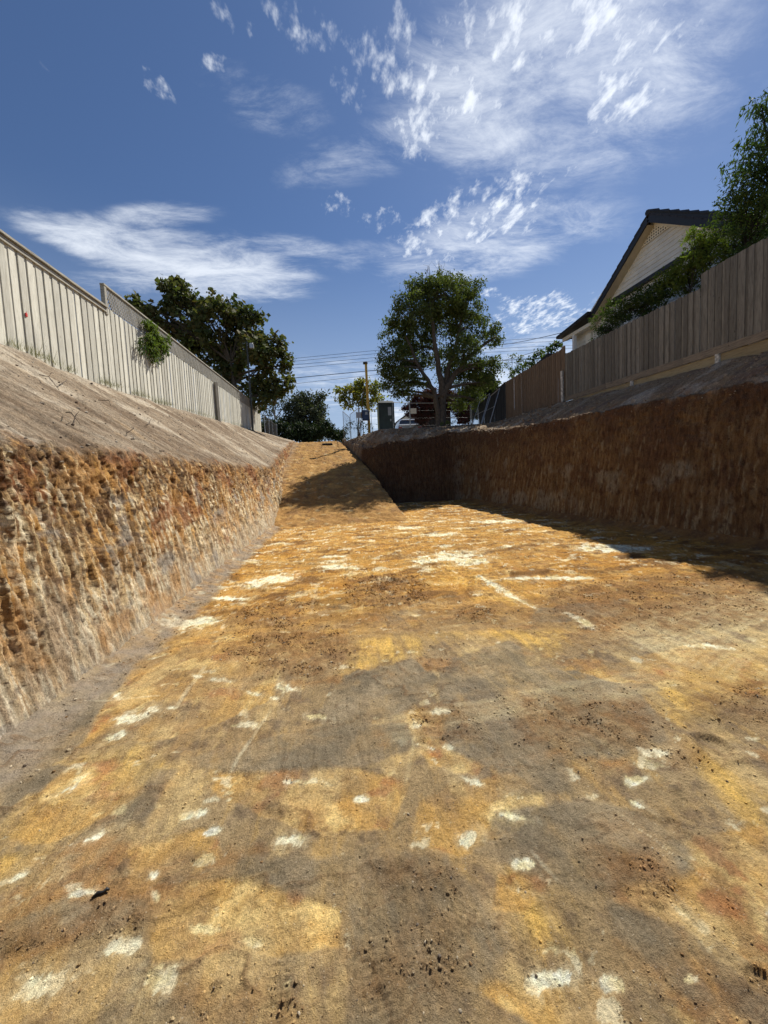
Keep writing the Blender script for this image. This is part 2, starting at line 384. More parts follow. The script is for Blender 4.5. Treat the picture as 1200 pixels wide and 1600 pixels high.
# ------------------------------------------------------------------ pit floor
rowsY = [-6, -4, -2.5, -1.5, -.8, -.2, .15]
y = .4
while y < 19.6: rowsY.append(y); y += max(.0062, .0056*y)
rowsY.append(19.8); rowsY = np.array(rowsY)
NC = 820
uu = np.linspace(-1, 1, NC)
def floor_x(Y):
    wd = .55*np.abs(Y)+.5; L, R = -2.5+.25, 8.9
    c = .25*np.clip(Y/6, 0, 1)*2+.3
    k = np.arcsinh(R/wd); kl = np.arcsinh(3.2/wd)
    return wd, k, kl
FX = np.zeros((len(rowsY), NC)); FY = np.repeat(rowsY[:, None], NC, 1)
for i, Y in enumerate(rowsY):
    wd = .6*abs(Y)+.55; kl = np.arcsinh(2.6/wd); kr = np.arcsinh(8.6/wd)
    FX[i] = wd*np.sinh(lerp(-kl, kr, (uu+1)/2))
def poly_mask(P, X, Y, feather, warp=None):
    """soft inside mask of a polygon given in floor metres; edges broken by noise"""
    P = np.array(P); out = np.zeros(X.shape); fm = float(np.max(feather)) if np.ndim(feather) else feather
    mg = fm*3+.45
    sel = (X > P[:, 0].min()-mg) & (X < P[:, 0].max()+mg) & (Y > P[:, 1].min()-mg) & (Y < P[:, 1].max()+mg)
    x = X[sel]; y = Y[sel]
    if not len(x): return out
    ins = np.zeros(len(x), bool); d = np.full(len(x), 1e9)
    for a, b in zip(P, np.roll(P, -1, 0)):
        e = b-a; t = np.clip(((x-a[0])*e[0]+(y-a[1])*e[1])/(e@e+1e-12), 0, 1)
        d = np.minimum(d, np.hypot(x-a[0]-t*e[0], y-a[1]-t*e[1]))
        c = (a[1] > y) != (b[1] > y)
        ins ^= c & (x < (b[0]-a[0])*(y-a[1])/(b[1]-a[1]+1e-12)+a[0])
    sd_ = np.where(ins, d, -d)
    if warp is None: out[sel] = sst(-fm, fm, sd_)
    else: out[:] = -9; out[sel] = sd_
    return out
mgw = 1.
# patches surveyed on the photo, carried to floor metres
GREYP = [
 [(0,1140),(90,1110),(180,1045),(270,975),(330,915),(385,860),(430,832),(395,870),(350,915),(335,935),(215,1035),(160,1110),(130,1160),(60,1220),(0,1290)],
 [(300,1185),(420,1150),(560,1125),(640,1135),(660,1170),(560,1200),(405,1205),(300,1205)],
 [(705,1030),(800,1000),(830,1040),(900,1050),(1000,1080),(1050,1160),(960,1185),(860,1195),(760,1200),(700,1165),(690,1110),(680,1070)],
 [(780,1270),(900,1245),(1000,1270),(1080,1330),(1085,1365),(1010,1385),(900,1395),(830,1370),(740,1330)],
 [(380,1335),(500,1345),(590,1320),(600,1390),(470,1410),(370,1370)],
 [(600,1330),(700,1345),(750,1400),(800,1480),(760,1540),(700,1620),(540,1620),(550,1480),(540,1400)],
 [(0,1450),(100,1408),(235,1402),(238,1450),(140,1462),(0,1490)],
 [(540,1055),(640,1030),(690,1060),(640,1110),(560,1130),(480,1130)],
 [(240,1205),(272,1210),(225,1295),(190,1280)],
 [(950,1410),(1060,1440),(1200,1560),(1200,1600),(1080,1560),(960,1460)],
 [(760,1185),(880,1190),(890,1240),(780,1240)],
 [(0,1180),(60,1190),(110,1200),(60,1240),(0,1250)], [(180,1560),(300,1560),(300,1620),(150,1620)],
 [(840,950),(980,940),(970,965),(830,975)], [(20,1310),(80,1315),(60,1335),(10,1330)]]
ORANP = [
 [(215,1040),(330,975),(400,1000),(445,1060),(420,1095),(330,1135),(230,1162),(132,1166),(165,1095)],
 [(245,1375),(340,1372),(430,1360),(470,1400),(530,1420),(532,1480),(440,1490),(360,1485),(240,1510),(232,1420)],
 [(650,1255),(700,1230),(790,1205),(850,1240),(830,1290),(720,1345),(640,1315)],
 [(340,1205),(560,1200),(640,1225),(610,1295),(480,1305),(430,1280),(330,1235)],
 [(1030,1330),(1200,1280),(1200,1530),(1110,1450),(1050,1390)],
 [(720,1540),(1000,1535),(1110,1620),(860,1620)],
 [(640,1158),(730,1148),(775,1178),(740,1212),(670,1195)],
 [(890,1040),(905,1062),(840,1068)], [(200,1330),(330,1290),(350,1340),(300,1370),(200,1400)],
 [(330,925),(440,870),(620,860),(620,895),(470,925),(340,935)], [(395,830),(640,800),(900,830),(840,900),(640,900),(430,860)],
 [(640,1110),(720,1105),(720,1150),(640,1150)], [(860,1060),(1100,1000),(1200,1010),(1200,1090),(1010,1070)], [(60,1200),(180,1190),(230,1240),(120,1300),(20,1330)],
 [(780,1370),(860,1375),(830,1420),(770,1430)]]
YELP = [
 [(80,1190),(230,1165),(260,1200),(100,1300),(0,1380),(0,1280)], [(1010,1070),(1200,1000),(1200,1080),(1060,1130)], [(1085,1165),(1200,1250),(1200,1300),(1100,1215)],
 [(700,990),(900,980),(860,1030),(800,1000)], [(760,880),(860,930),(800,950),(690,905)], [(800,1380),(860,1400),(880,1470),(830,1480)], [(560,1000),(690,990),(640,1030),(540,1050)]]
WHP = [(295,975,48,13,.1),(425,906,42,10,.15),(360,935,30,4,0),(530,886,32,5,0),(520,870,20,3,0),(700,870,60,9,.1),(735,878,30,6,0),(790,925,48,6,-.5),(960,858,60,7,0),(905,970,25,6,-.4),(1100,1008,42,5,-.05),
 (382,1133,22,7,0),(495,1122,22,7,-.2),(205,1122,26,10,.1),(240,1107,10,5,0),(190,1087,13,8,0),(345,1062,16,5,-.1),(310,1055,9,4,0),(395,1080,22,5,-.3),(450,1075,16,8,-.4),(180,1150,18,8,.4),(270,1105,8,4,0),(430,1090,8,5,0),
 (650,1136,12,8,0),(688,1110,18,7,0),(700,1165,8,5,0),(482,1224,38,8,-.1),(566,1248,12,7,0),(452,1312,26,15,0),(300,1275,28,11,.3),(330,1300,16,8,.3),(730,1308,22,22,0),(800,1270,36,9,-.3),(995,1221,20,12,0),(1022,1180,26,9,-.1),
 (318,1455,28,14,.1),(396,1468,16,13,0),(243,1400,9,16,0),(245,1535,30,34,0),(65,1540,42,24,.4),(190,1480,30,20,.2),(135,1397,22,8,0),(860,1538,42,24,0),(955,1538,20,18,-.4),(240,1368,8,8,0),(1080,1530,12,8,0),(640,1160,40,3,-.2),
 (820,1395,30,5,-.4),(820,1355,18,10,0),(1060,1420,18,6,-.5),(900,905,30,4,0),(840,905,50,4,0),(740,1222,20,4,-.3),(640,825,30,3,0),(780,815,40,3,0),(690,835,30,3,0),(1000,1260,24,6,-.5),(20,1370,30,6,.4),(100,1240,40,5,.5),(150,1300,50,4,.5)]
CLODP = [
 [(340,1010),(440,985),(530,990),(560,1015),(500,1060),(420,1055)], [(540,905),(640,897),(685,930),(620,955),(540,945)], [(850,925),(1000,900),(1200,890),(1200,965),(1060,985),(870,965)],
 [(370,950),(500,935),(450,985),(350,975)], [(0,1462),(100,1440),(180,1408),(235,1410),(230,1455),(60,1480)], [(640,1105),(740,1105),(740,1150),(650,1150)], [(800,1085),(1020,1100),(1020,1175),(820,1165)],
 [(270,1545),(410,1530),(520,1610),(280,1610)], [(720,950),(780,948),(780,970),(700,975)], [(1040,1170),(1090,1160),(1110,1200),(1050,1200)], [(650,1440),(700,1440),(700,1560),(560,1560)], [(930,1330),(1010,1320),(1080,1400),(1000,1420)],
 [(1120,1510),(1200,1500),(1200,1570),(1140,1560)], [(600,1340),(720,1350),(720,1400),(600,1390)], [(1060,1070),(1200,1060),(1200,1130),(1090,1120)]]
fl = lambda P: [floor_at(*p) for p in P]
def floor_fields(X, Y):
    sc = np.clip(Y/4., .35, 1.3)
    wx = fbm(X*2.5, Y*2.5, 3)*.06*sc; wy = fbm(X*2.5+50, Y*2.5+9, 3)*.06*sc; X2 = X+wx; Y2 = Y+wy
    e1 = fbm(X*9, Y*4, 6, .66)*.075*sc; e2 = fbm(X*10+80, Y*4+20, 6, .66)*.065*sc
    def grp(PL_, e, f, grow=0.):
        m_ = np.full(X.shape, -9.)
        for P in PL_: m_ = np.maximum(m_, poly_mask(fl(P), X2, Y2, .05, 1))
        return sst(-f, f, m_+e+grow)
    g = grp(GREYP, e1, .022); o = grp(ORANP, e2, .012); ye = grp(YELP, e1, .10); cl_ = grp(CLODP, e2*1.6, .08)
    wv = np.full(X.shape, -9.); en = fbm(X*15+5, Y*7, 6, .68); ef = fbm(X*3.5+5, Y*3.5, 6, .6)
    for (cx, cy, rx, ry, a) in WHP:
        ry = ry*.85; rx = rx*1.1; P = [(cx+rx*cos(t)*cos(a)+ry*sin(t)*sin(a), cy-rx*cos(t)*sin(a)+ry*sin(t)*cos(a)) for t in np.arange(10)*pi/5]
        Q = np.array(fl(P)); sz = .5*min(np.ptp(Q[:, 0]), np.ptp(Q[:, 1])); m_ = poly_mask(Q, X+wx*.5+.10*sz*en, Y+wy*.5+1.1*sz*fbm(X*4+cx, Y*4, 3), .03, 1)
        k_ = m_ > -8
        wv = np.maximum(wv, np.where(k_, m_/sz+1.0*(en if sz < .12 else .5*en+.7*ef)-.15, -9))
    return g, o, ye, np.maximum(sst(-.02, .12, wv), .22*sst(-.7, .1, wv+1.1*fbm(X*24, Y*3, 5, .65))), cl_
def toeRx(Y): return np.interp(Y, [-6, 3, 5.76, 8, 13, 17.2, 30], [8.1, 7.5, 7.15, 6.65, 6.2, 6.0, 6.0])
g, o, ye, wh, cm = floor_fields(FX, FY)
far = sst(2.8, 5.5, FY)
e_x = fbm(FX*.8, FY*.9, 5); e_s = fbm(FX*1.1+3, FY*5.5, 5); e_l = fbm(FX*6+7, FY*1.0, 4)
ca, sa = cos(.16), sin(.16); RX = FX*ca+FY*sa; RY = -FX*sa+FY*ca
q1 = fbm(FX*2.2, FY*2.2, 6, .6); q2 = fbm(FX*5+9, FY*5, 6, .62); q3 = fbm(RX*1.0, RY*2.4+.6*q1, 6, .64); q4 = fbm(RX*2.0+40, RY*4.4+1.2*q1, 6, .66)
lo_ = fbm(FX*9+20, FY*2.2, 6, .62)
col = np.zeros(FX.shape+(3,))+(.285, .208, .118)
col = mixc(col, (.34, .255, .150), sst(-.1, .3, q1)*.8)
col = mixc(col, (.185, .135, .088), sst(.0, .25, q2)*.75)
col = mixc(col, (.40, .27, .12), sst(.1, .35, lo_)*.5)
col = mixc(col, (.355, .195, .058), far*sst(-.40, .05, q3)*.92)
col = mixc(col, (.54, .35, .125), far*sst(.06, .26, q4)*.8)
col = mixc(col, (.165, .09, .038), far*sst(.0, .20, -q3+.4*q4)*.9)
col = mixc(col, (.30, .155, .06), sst(.12, .4, fbm(FX*1.3+20, FY*2.2, 6, .6))*.5)
col = mixc(col, YELL, np.clip(ye, 0, 1)*np.clip(.55+1.2*lo_, .1, 1))
no = fbm(FX*2.5+31, FY*2.5, 6, .6)
oc = mixc(np.zeros(FX.shape+(3,))+(.41, .265, .110), (.34, .225, .11), sst(-.1, .3, no)); oc = mixc(oc, (.60, .45, .22), sst(.05, .35, fbm(FX*4+3, FY*4, 6, .62))*.8)
oc = mixc(oc, (.30, .135, .07), sst(.15, .32, fbm(FX*3.3+60, FY*3.3, 6, .6))*.6)
of = np.clip(.60+1.5*fbm(FX*2.4, FY*2.4+40, 6, .6)+.5*lo_, .10, 1)
col = col+(oc-col)*(o*of)[..., None]
gc = mixc(np.zeros(FX.shape+(3,))+(.200, .158, .104), (.275, .215, .138), sst(-.2, .3, fbm(FX*3, FY*3+70, 6, .6)))
gm = g*np.clip(.80+1.4*fbm(FX*3.2+8, FY*3.2, 6, .62), .1, 1)
col = col+(gc-col)*gm[..., None]
wh2 = wh*np.clip(.85+1.0*fbm(FX*14, FY*14, 4, .6), .25, 1)
sw = sst(.19, .26, fbm(RX*1.6+90, RY*3.1+.8*q2, 6, .62)+.12*q4)*sst(3.6, 6.5, FY)*sst(.3, -.3, FX-toeRx(FY)+.5)
wh2 = np.maximum(wh2, sw*.62*np.clip(.8+1.2*fbm(FX*3+3, FY*5, 5, .6), 0, 1.2))
fw = sst(.30, .38, fbm(FX*5+190, FY*6, 6, .6)); wh2 = np.maximum(wh2, fw*.5*(1-g))
wc = mixc(np.zeros(FX.shape+(3,))+(.66, .60, .43), (.56, .47, .27), sst(0, .3, q2))
col = col+(wc-col)*(np.clip(wh2, 0, 1)*.93)[..., None]
col = mixc(col, (.50, .37, .19), sst(.12, .32, fbm(FX*2.2+44, FY*1.2, 6, .6))*.5*(1-g))
# blade panels and long scrapes left by the bucket
prn = np.random.default_rng(11); hz_p = np.zeros(FX.shape)
for k in range(95):
    cy = prn.uniform(.9, 15); cx = prn.uniform(-1.7, 5.8); an = (pi/2 if prn.uniform() < .6 else .15)+prn.normal()*.3
    L_ = prn.uniform(.4, 1.6)*np.clip(cy/3, .6, 2); W_ = prn.uniform(.12, .55)*np.clip(cy/4, .6, 1.6)
    sel = (np.abs(FX-cx) < L_+W_+.2) & (np.abs(FY-cy) < L_+W_+.2)
    dx = FX[sel]-cx; dy = FY[sel]-cy; u = dx*cos(an)+dy*sin(an); v = -dx*sin(an)+dy*cos(an)+.02*perlin(u*2+k, u*0)
    jag = .05*q2[sel]*np.clip(cy/3, .5, 2)
    m_ = sst(.012, -.012, np.abs(v)-W_+jag)*sst(.06, -.06, np.abs(u)-L_+jag*2)
    grain_ = sst(-.25, .3, fbm(u*.9+k*3, v*26, 5, .65)); tone = [(.50, .37, .19), (.43, .27, .10), (.24, .165, .095), (.205, .17, .125), (.37, .27, .15), (.58, .49, .30)][prn.integers(6)]
    if cy > 4.5: tone = [(.46, .27, .085), (.40, .23, .07), (.20, .115, .05), (.30, .18, .07), (.34, .20, .07), (.52, .36, .14)][prn.integers(6)]
    a_ = m_*prn.uniform(.2, .6)*(.25+.75*grain_)*(.5 if cy < 4.5 else .65)
    col[sel] = col[sel]+(np.array(tone)-col[sel])*a_[:, None]
    hz_p[sel] -= m_*prn.uniform(.001, .005)*np.clip(cy/4, .5, 2)*(.6+.6*grain_); 
    hz_p[sel] += .006*np.clip(cy/4, .5, 2)*sst(.03, .0, np.abs(np.abs(v)-W_+jag))*sst(.06, -.06, np.abs(u)-L_)*sst(-.1, .3, perlin(u*6+k, v*3))
for k in range(120):
    cy = .8+13*prn.uniform()**1.5; cx = prn.uniform(-1.7, 5.8); an = pi/2-.12*(cx-1)/2+prn.normal()*.28 if prn.uniform() < .75 else prn.normal()*.4
    L_ = prn.uniform(.08, .45)*np.clip(cy/3, .5, 2.); W_ = prn.uniform(.003, .018)*np.clip(cy/2.5, .6, 3)
    sel = (np.abs(FX-cx) < L_+.1) & (np.abs(FY-cy) < L_+.1)
    dx = FX[sel]-cx; dy = FY[sel]-cy; u = dx*cos(an)+dy*sin(an); v = -dx*sin(an)+dy*cos(an)+.06*perlin(u*1.6+k, u*0)
    m_ = sst(1.3, .6, np.abs(v)/W_)*sst(L_, L_*.6, np.abs(u))*np.clip(.7+1.2*perlin(u*5, v*5+k), 0, 1)
    tone = [(.56, .45, .26), (.48, .34, .15), (.17, .11, .06), (.62, .56, .40)][prn.integers(4)]
    col[sel] = col[sel]+(np.array(tone)-col[sel])*(m_*.34)[:, None]; hz_p[sel] -= m_*.004*np.clip(cy/3, .5, 2)
f_ = far*.55
col = mixc(col, (.40, .225, .070), f_*sst(-.2, .2, fbm(RX*1.4+7, RY*3.0, 6, .62)))
col = mixc(col, (.18, .10, .042), far*sst(.06, .26, fbm(RX*1.2+77, RY*2.6+.6*q1, 6, .66))*.8)
col = col+(wc-col)*(far*np.clip(wh2, 0, 1)*.85)[..., None]
col = mixc(col, (.20, .115, .055), np.clip(cm*(.55+1.1*fbm(FX*9, FY*9, 5, .6)), 0, 1)*.75)
# grey foot strip beside the left cut
stp = sst(-1.74, -1.90, FX+fbm(FY*2, FX*2, 4)*.18)
col = mixc(col, (.265, .215, .16), stp*.8*np.clip(.8+.8*q2, .3, 1))
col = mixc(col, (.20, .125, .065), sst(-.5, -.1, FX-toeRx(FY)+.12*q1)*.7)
lum_ = col.mean(-1, keepdims=True); col = lum_+(col-lum_)*1.08; mu_ = np.array([.30, .20, .11]); col = mu_*1.08*np.clip(col/mu_, .15, 8)**1.32; col = np.clip(col, .02, .78)
# relief
hz_ = .014*fbm(FX*.7, FY*.7, 3)+.006*fbm(FX*3, FY*3, 4)
cl1 = np.clip(ridged(FX*13, FY*13, 4), -.2, 1); cl2 = np.clip(fbm(FX*38, FY*38, 3), -.3, 1); cl3 = fbm(FX*80, FY*80, 2)*sst(6, 2, FY)
hz_ += cm*(.016*cl1*np.clip(.6+FY*.12, .6, 1.6)+.008*cl2)+.0038*cl2*(1-cm)*np.clip(.6+1.6*fbm(FX*2.1, FY*2.1, 3), .2, 1.3)+.0010*cl3+.004*np.clip(cl1-.45, 0, 1)*(1-cm)
hz_ += hz_p
hz_ += gm*.0035*np.clip(fbm(FX*20, FY*20, 4), -1, 1)-.004*o-.003*wh2+.004*g
ss = np.abs(perlin(FX*7.+.6*fbm(FX, FY, 2), FY*.35)); hz_ -= .005*sst(.07, 0, ss)*sst(-.1, .25, fbm(FX*.9+12, FY*.6, 2))
ts = np.abs(perlin(FX*.55+4, FY*3.2+.5*fbm(FX, FY, 2))); hz_ -= .016*sst(.06, 0, ts)*far
ed = fbm(FX*1.3+5, FY*2.1+5, 6, .55); hz_ += (.005+.010*far)*sst(.1, .112, ed)
col = mixc(col, UMBER, (sst(.08, .10, ed)*sst(.12, .105, ed))*(.35+.35*far))
hz_ += far*(.016*np.clip(ridged(RX*1.6, RY*3.6, 5), -.4, 1)+.012*np.clip(ridged(FX*5+4, FY*6, 4), -.3, 1))*sst(.8, 2.2, FX+3)
hz_ += (1-far)*.008*np.clip(.35+1.8*fbm(FX*1.2+8, FY*1.2, 3), 0, 1)*np.clip(ridged(FX*5+4, FY*4, 5), -.4, 1)
# shallow crumbly ridges of loose soil
cr_ = np.abs(fbm(FX*2.4+15, FY*3.4, 3)); crm = sst(.05, .0, cr_)*sst(.0, .3, fbm(FX*1.1+3, FY*1.1+60, 2)); hz_ += crm*.012*np.clip(cl1+.2, 0, 1)
col = mixc(col, (.19, .115, .06), crm*.6)
# fallen dirt at the foot of the left cut and the right cut
hz_ += .16*sst(-1.75, -2.35, FX)**1.5+.02*stp*fbm(FX*6, FY*6, 4)
hz_ += .22*sst(-.55, .25, FX-toeRx(FY))**2
# boot prints and machine track marks
def stamp(px, py, ang, L=.29, Wd=.10, pitch=.021, dep=.005):
    global hz_
    cx, cy = floor_at(px, py); dx = FX-cx; dy = FY-cy
    a = dx*cos(ang)+dy*sin(ang); b = -dx*sin(ang)+dy*cos(ang)
    wv = Wd/2*(1-.22*np.exp(-((a+.02)/.05)**2))
    m = sst(1.08, .92, np.sqrt((a/(L/2))**4+(b/wv)**4)); 
    hz_ = hz_-m*dep*(.45+.55*np.sign(np.sin(a/pitch*2*pi+3*b/Wd)))
for p in [(590,1572,1.6),(432,1578,1.45),(705,1470,.8),(815,1488,.9),(200,1408,.2),(40,1278,.4)]: stamp(*p)
def track(p0, p1, wid=.32, pitch=.085):
    global hz_
    a = np.array(floor_at(*p0)); b = np.array(floor_at(*p1)); d = b-a; L = np.linalg.norm(d); d /= L
    u = (FX-a[0])*d[0]+(FY-a[1])*d[1]; v = -(FX-a[0])*d[1]+(FY-a[1])*d[0]
    m = sst(0, .15, u)*sst(L, L-.15, u)*sst(wid/2, wid/2-.02, np.abs(v))*sst(-.05, .25, fbm(FX*4+2, FY*4, 4))
    hz_ = hz_+m*.006*(np.sin(u/pitch*2*pi+np.where(np.abs(v) < .1, 1.6, 0)) > .2)-.003*m
track((400, 1190), (640, 1160)); track((560, 1060), (760, 1035))
track((500, 1010), (640, 905), .35, .12); track((560, 1000), (560, 820), .4, .16); track((480, 930), (520, 810), .35, .16)
def hole(px, py, r, d):
    global hz_
    cx, cy = floor_at(px, py); q = np.hypot(FX-cx+.3*r*fbm(FX*12, FY*12, 3), FY-cy+.3*r*fbm(FX*12+9, FY*12, 3))
    hz_ = hz_-d*sst(r, r*.6, q)+d*.5*sst(r*1.6, r*1.1, q)*sst(r*.8, r, q)
for h in [(1115, 1168, .10, .02), (1190, 1535, .045, .012)]: hole(*h)
V = np.stack([FX, FY, hz_], -1).reshape(-1, 3)
nr = len(rowsY); i = np.arange(nr-1)[:, None]*NC; j = np.arange(NC-1)[None]
Fq = np.stack([i+j, i+j+1, i+NC+j+1, i+NC+j], -1).reshape(-1, 4)
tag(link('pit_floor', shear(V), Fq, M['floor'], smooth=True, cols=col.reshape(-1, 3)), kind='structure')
def floor_h(x, y):
    r_ = np.clip(np.searchsorted(rowsY, y), 0, nr-1); out = np.zeros(len(x))
    for k in range(len(x)):
        c = np.searchsorted(FX[r_[k]], x[k]); out[k] = hz_[r_[k], min(c, NC-1)]
    return out

# ------------------------------------------------------------------ earth banks (rails joined by a displaced surface)
def rampz(Y): 
    t = np.clip((np.asarray(Y, float)-12.4)/(26.4-12.4), 0, 1)
    return 3.78*t+.08*np.exp(-((Y-12.6)/.9)**2)-.12*sst(12.2, 11.4, Y)-.10*np.exp(-((Y-26.4)/1.5)**2)
def bank(name, s, rails, seg, side, palette, amp=1.):
    """rails: list of (n,3) arrays sampled at s; seg: samples between rails; side=+1 normals flip"""
    rows = []; hh = []
    for k in range(len(rails)-1):
        t = np.linspace(0, 1, seg[k], endpoint=(k == len(rails)-2))
        for a in t: rows.append(rails[k]*(1-a)+rails[k+1]*a); hh.append(k+a)
    P = np.stack(rows, 1); h = np.array(hh)[None, :]+np.zeros(P.shape[:2]); s2 = s[:, None]+np.zeros(P.shape[:2])
    # soften the break lines
    K = 3
    Q = P.copy()
    for _ in range(3): Q[:, 1:-1] = (Q[:, :-2]+Q[:, 1:-1]*2+Q[:, 2:])/4
    P[:, 3:-3] = Q[:, 3:-3]
    du = np.gradient(P, axis=0); dv = np.gradient(P, axis=1); n = np.cross(du, dv)*side; n /= np.linalg.norm(n, axis=2)[..., None]+1e-9
    z = P[..., 2]
    wall = sst(0, .06, h)*sst(1.12, .9, h+.12*fbm(s2*1.3, z, 3)); bat = sst(.9, 1.12, h+.10*fbm(s2*1.5, s2*0+3, 4))
    # bucket-tooth flutes: long, nearly vertical grooves
    sl = s2-.04*z+.10*fbm(s2*.9, z*.8, 3)
    tri = lambda f_, w_: np.abs(((sl*f_+w_) % 1)-.5)*2-.5
    gmod = np.clip(.65+.9*fbm(s2*1.3+5, z*1.1, 3), .1, 1.2); gmod2 = np.clip(.6+1.1*fbm(s2*2.3+15, z*1.6, 3), .0, 1.3)
    fl1 = np.abs(perlin(sl*5.5, z*.45)); fl2 = np.abs(perlin(sl*13+9, z*1.1)); lump = fbm(s2*2.2, z*1.6+9, 4); fine = fbm(s2*16, z*8, 5, .7)
    lum2 = np.clip(ridged(s2*7, z*5, 4), -.3, 1)
    fl3 = np.abs(perlin(sl*27+3, z*2.2+1)); crs = fbm(s2*30, z*9, 5, .75)
    d = wall*sst(-.1, .35, h)*(.034*gmod*tri(5.6, 1.5*fbm(s2*1.1, z*.45, 4))+.036*gmod2*tri(12.5, 2.2*fbm(s2*1.9+8, z*.6, 4))+.05*(fl2-.25)+.035*(fl3-.25)+.032*lump+.020*fine+.024*crs+.030*np.clip(fbm(sl*14+7, z*2.0, 4, .6), -1, 1)+.010*lum2)*amp
    up = sst(.45, .9, h)*sst(1.15, .95, h); d += up*.035*np.clip(fbm(s2*9+3, z*6, 5, .6)*1.6, -.8, .8)
    rill = fbm(s2*1.5+2.1*h+.5*fbm(s2*1.3, h*2, 3), h*1.6, 5); db = bat*(.045*rill+.022*fbm(s2*9+8*h, h*3, 5, .6)+.012*np.clip(ridged(s2*8, h*16, 3), 0, 1))
    rough = bat*sst(1.45, 1.05, h)*(palette.get('crumble', .3)+palette.get('far_crumble', 0)*sst(12, 19, s2)); db += rough*(.10*np.clip(ridged(s2*3.1, h*5, 5), -.3, 1))
    d = d+db*sst(3.0, 2.7, h)
    P = P+n*d[..., None]
    c = palette['fn'](s2, z, h, fl1, fl2, lump, fine, lum2, rill)
    ns, nh = P.shape[:2]; i = np.arange(ns-1)[:, None]*nh; j = np.arange(nh-1)[None]
    F_ = np.stack([i+j, i+nh+j, i+nh+j+1, i+j+1], -1).reshape(-1, 4)
    if side < 0: F_ = F_[:, ::-1]
    ob = link(name, shear(P.reshape(-1, 3)), F_, M['wall'], smooth=True, cols=c.reshape(-1, 3))
    return tag(ob, kind='structure'), P
def pal_left(s, z, h, f1, f2, lump, fine, l2, rill):
    sl = s-.04*z; k = lambda a, b, x: sst(a, b, x)
    c = np.zeros(h.shape+(3,))+(.30, .20, .105)
    pt = fbm(s*1.1, z*1.4+5, 5); v1 = fbm(sl*10, z*.9, 6, .62); v2 = fbm(sl*18+30, z*1.3, 6, .62); v3 = fbm(sl*6+60, z*1.6, 6, .62); m1 = fbm(sl*22, z*9+4, 5, .62)
    c = mixc(c, (.50, .40, .25), k(-.02, .18, v1+.25*(.62-h))*.9)
    c = mixc(c, (.42, .25, .09), k(.02, .25, v3)*.75)
    c = mixc(c, (.60, .53, .39), k(.06, .20, v2+.2*pt+.12*(.6-h))*.85*k(1.0, .8, h))
    c = mixc(c, (.13, .075, .042), k(.04, .22, m1+.4*(h-.55))*.85)
    c = mixc(c, (.24, .115, .055), k(.08, .3, pt+.4*m1+.55*(h-.72))*.75)
    c = mixc(c, (.09, .058, .038), k(.16, .36, fbm(sl*12, z*6, 6, .62)+.25*(h-.5))*.75)
    c = mixc(c, (.34, .29, .225), k(.52, .10, h+.25*pt+.25*v1)*.6)
    c = mixc(c, (.27, .24, .205), k(.14, .32, fbm(s*1.5+66, z*1.8, 6, .6))*.75*k(.95, .6, h))
    c = mixc(c, (.26, .23, .19), k(.12, .0, h)*.7)
    mu_ = np.array([.34, .232, .13]); c = mu_*np.clip(c/mu_, .1, 6)**1.28*np.array([1.02, .96, .86]); c = np.clip(c, .02, .75)
    c = mixc(c, (.44, .23, .07), k(.02, .3, fbm(s*1.6+12, z*2.0, 6, .62))*.45)
    b = sst(.93, 1.06, h+.10*fbm(s*2.5, s*0, 4)+.05*fine)
    bt = np.zeros(h.shape+(3,))+(.235, .185, .13)
    dr = fbm(s*1.0+2.1*h+.5*fbm(s*1.3, h*2, 3), h*1.3, 6, .62); bt = mixc(bt, (.40, .345, .265), sst(.05, .32, dr)*.85); bt = mixc(bt, (.14, .10, .066), sst(.0, .25, -dr+.4*fbm(s*9+6*h, h*3, 5, .6))*.85)
    bt = mixc(bt, (.10, .075, .055), sst(.30, .42, fbm(s*6+5*h, h*5+3, 5))*.7)
    bt = mixc(bt, (.40, .29, .17), sst(.25, .45, fbm(s*2, h*2+44, 4))*.4*sst(1.6, 1.1, h))
    c = c+(bt-c)*b[..., None]
    return mixc(c, (.32, .27, .21), sst(1.9, 2., h)*.5)
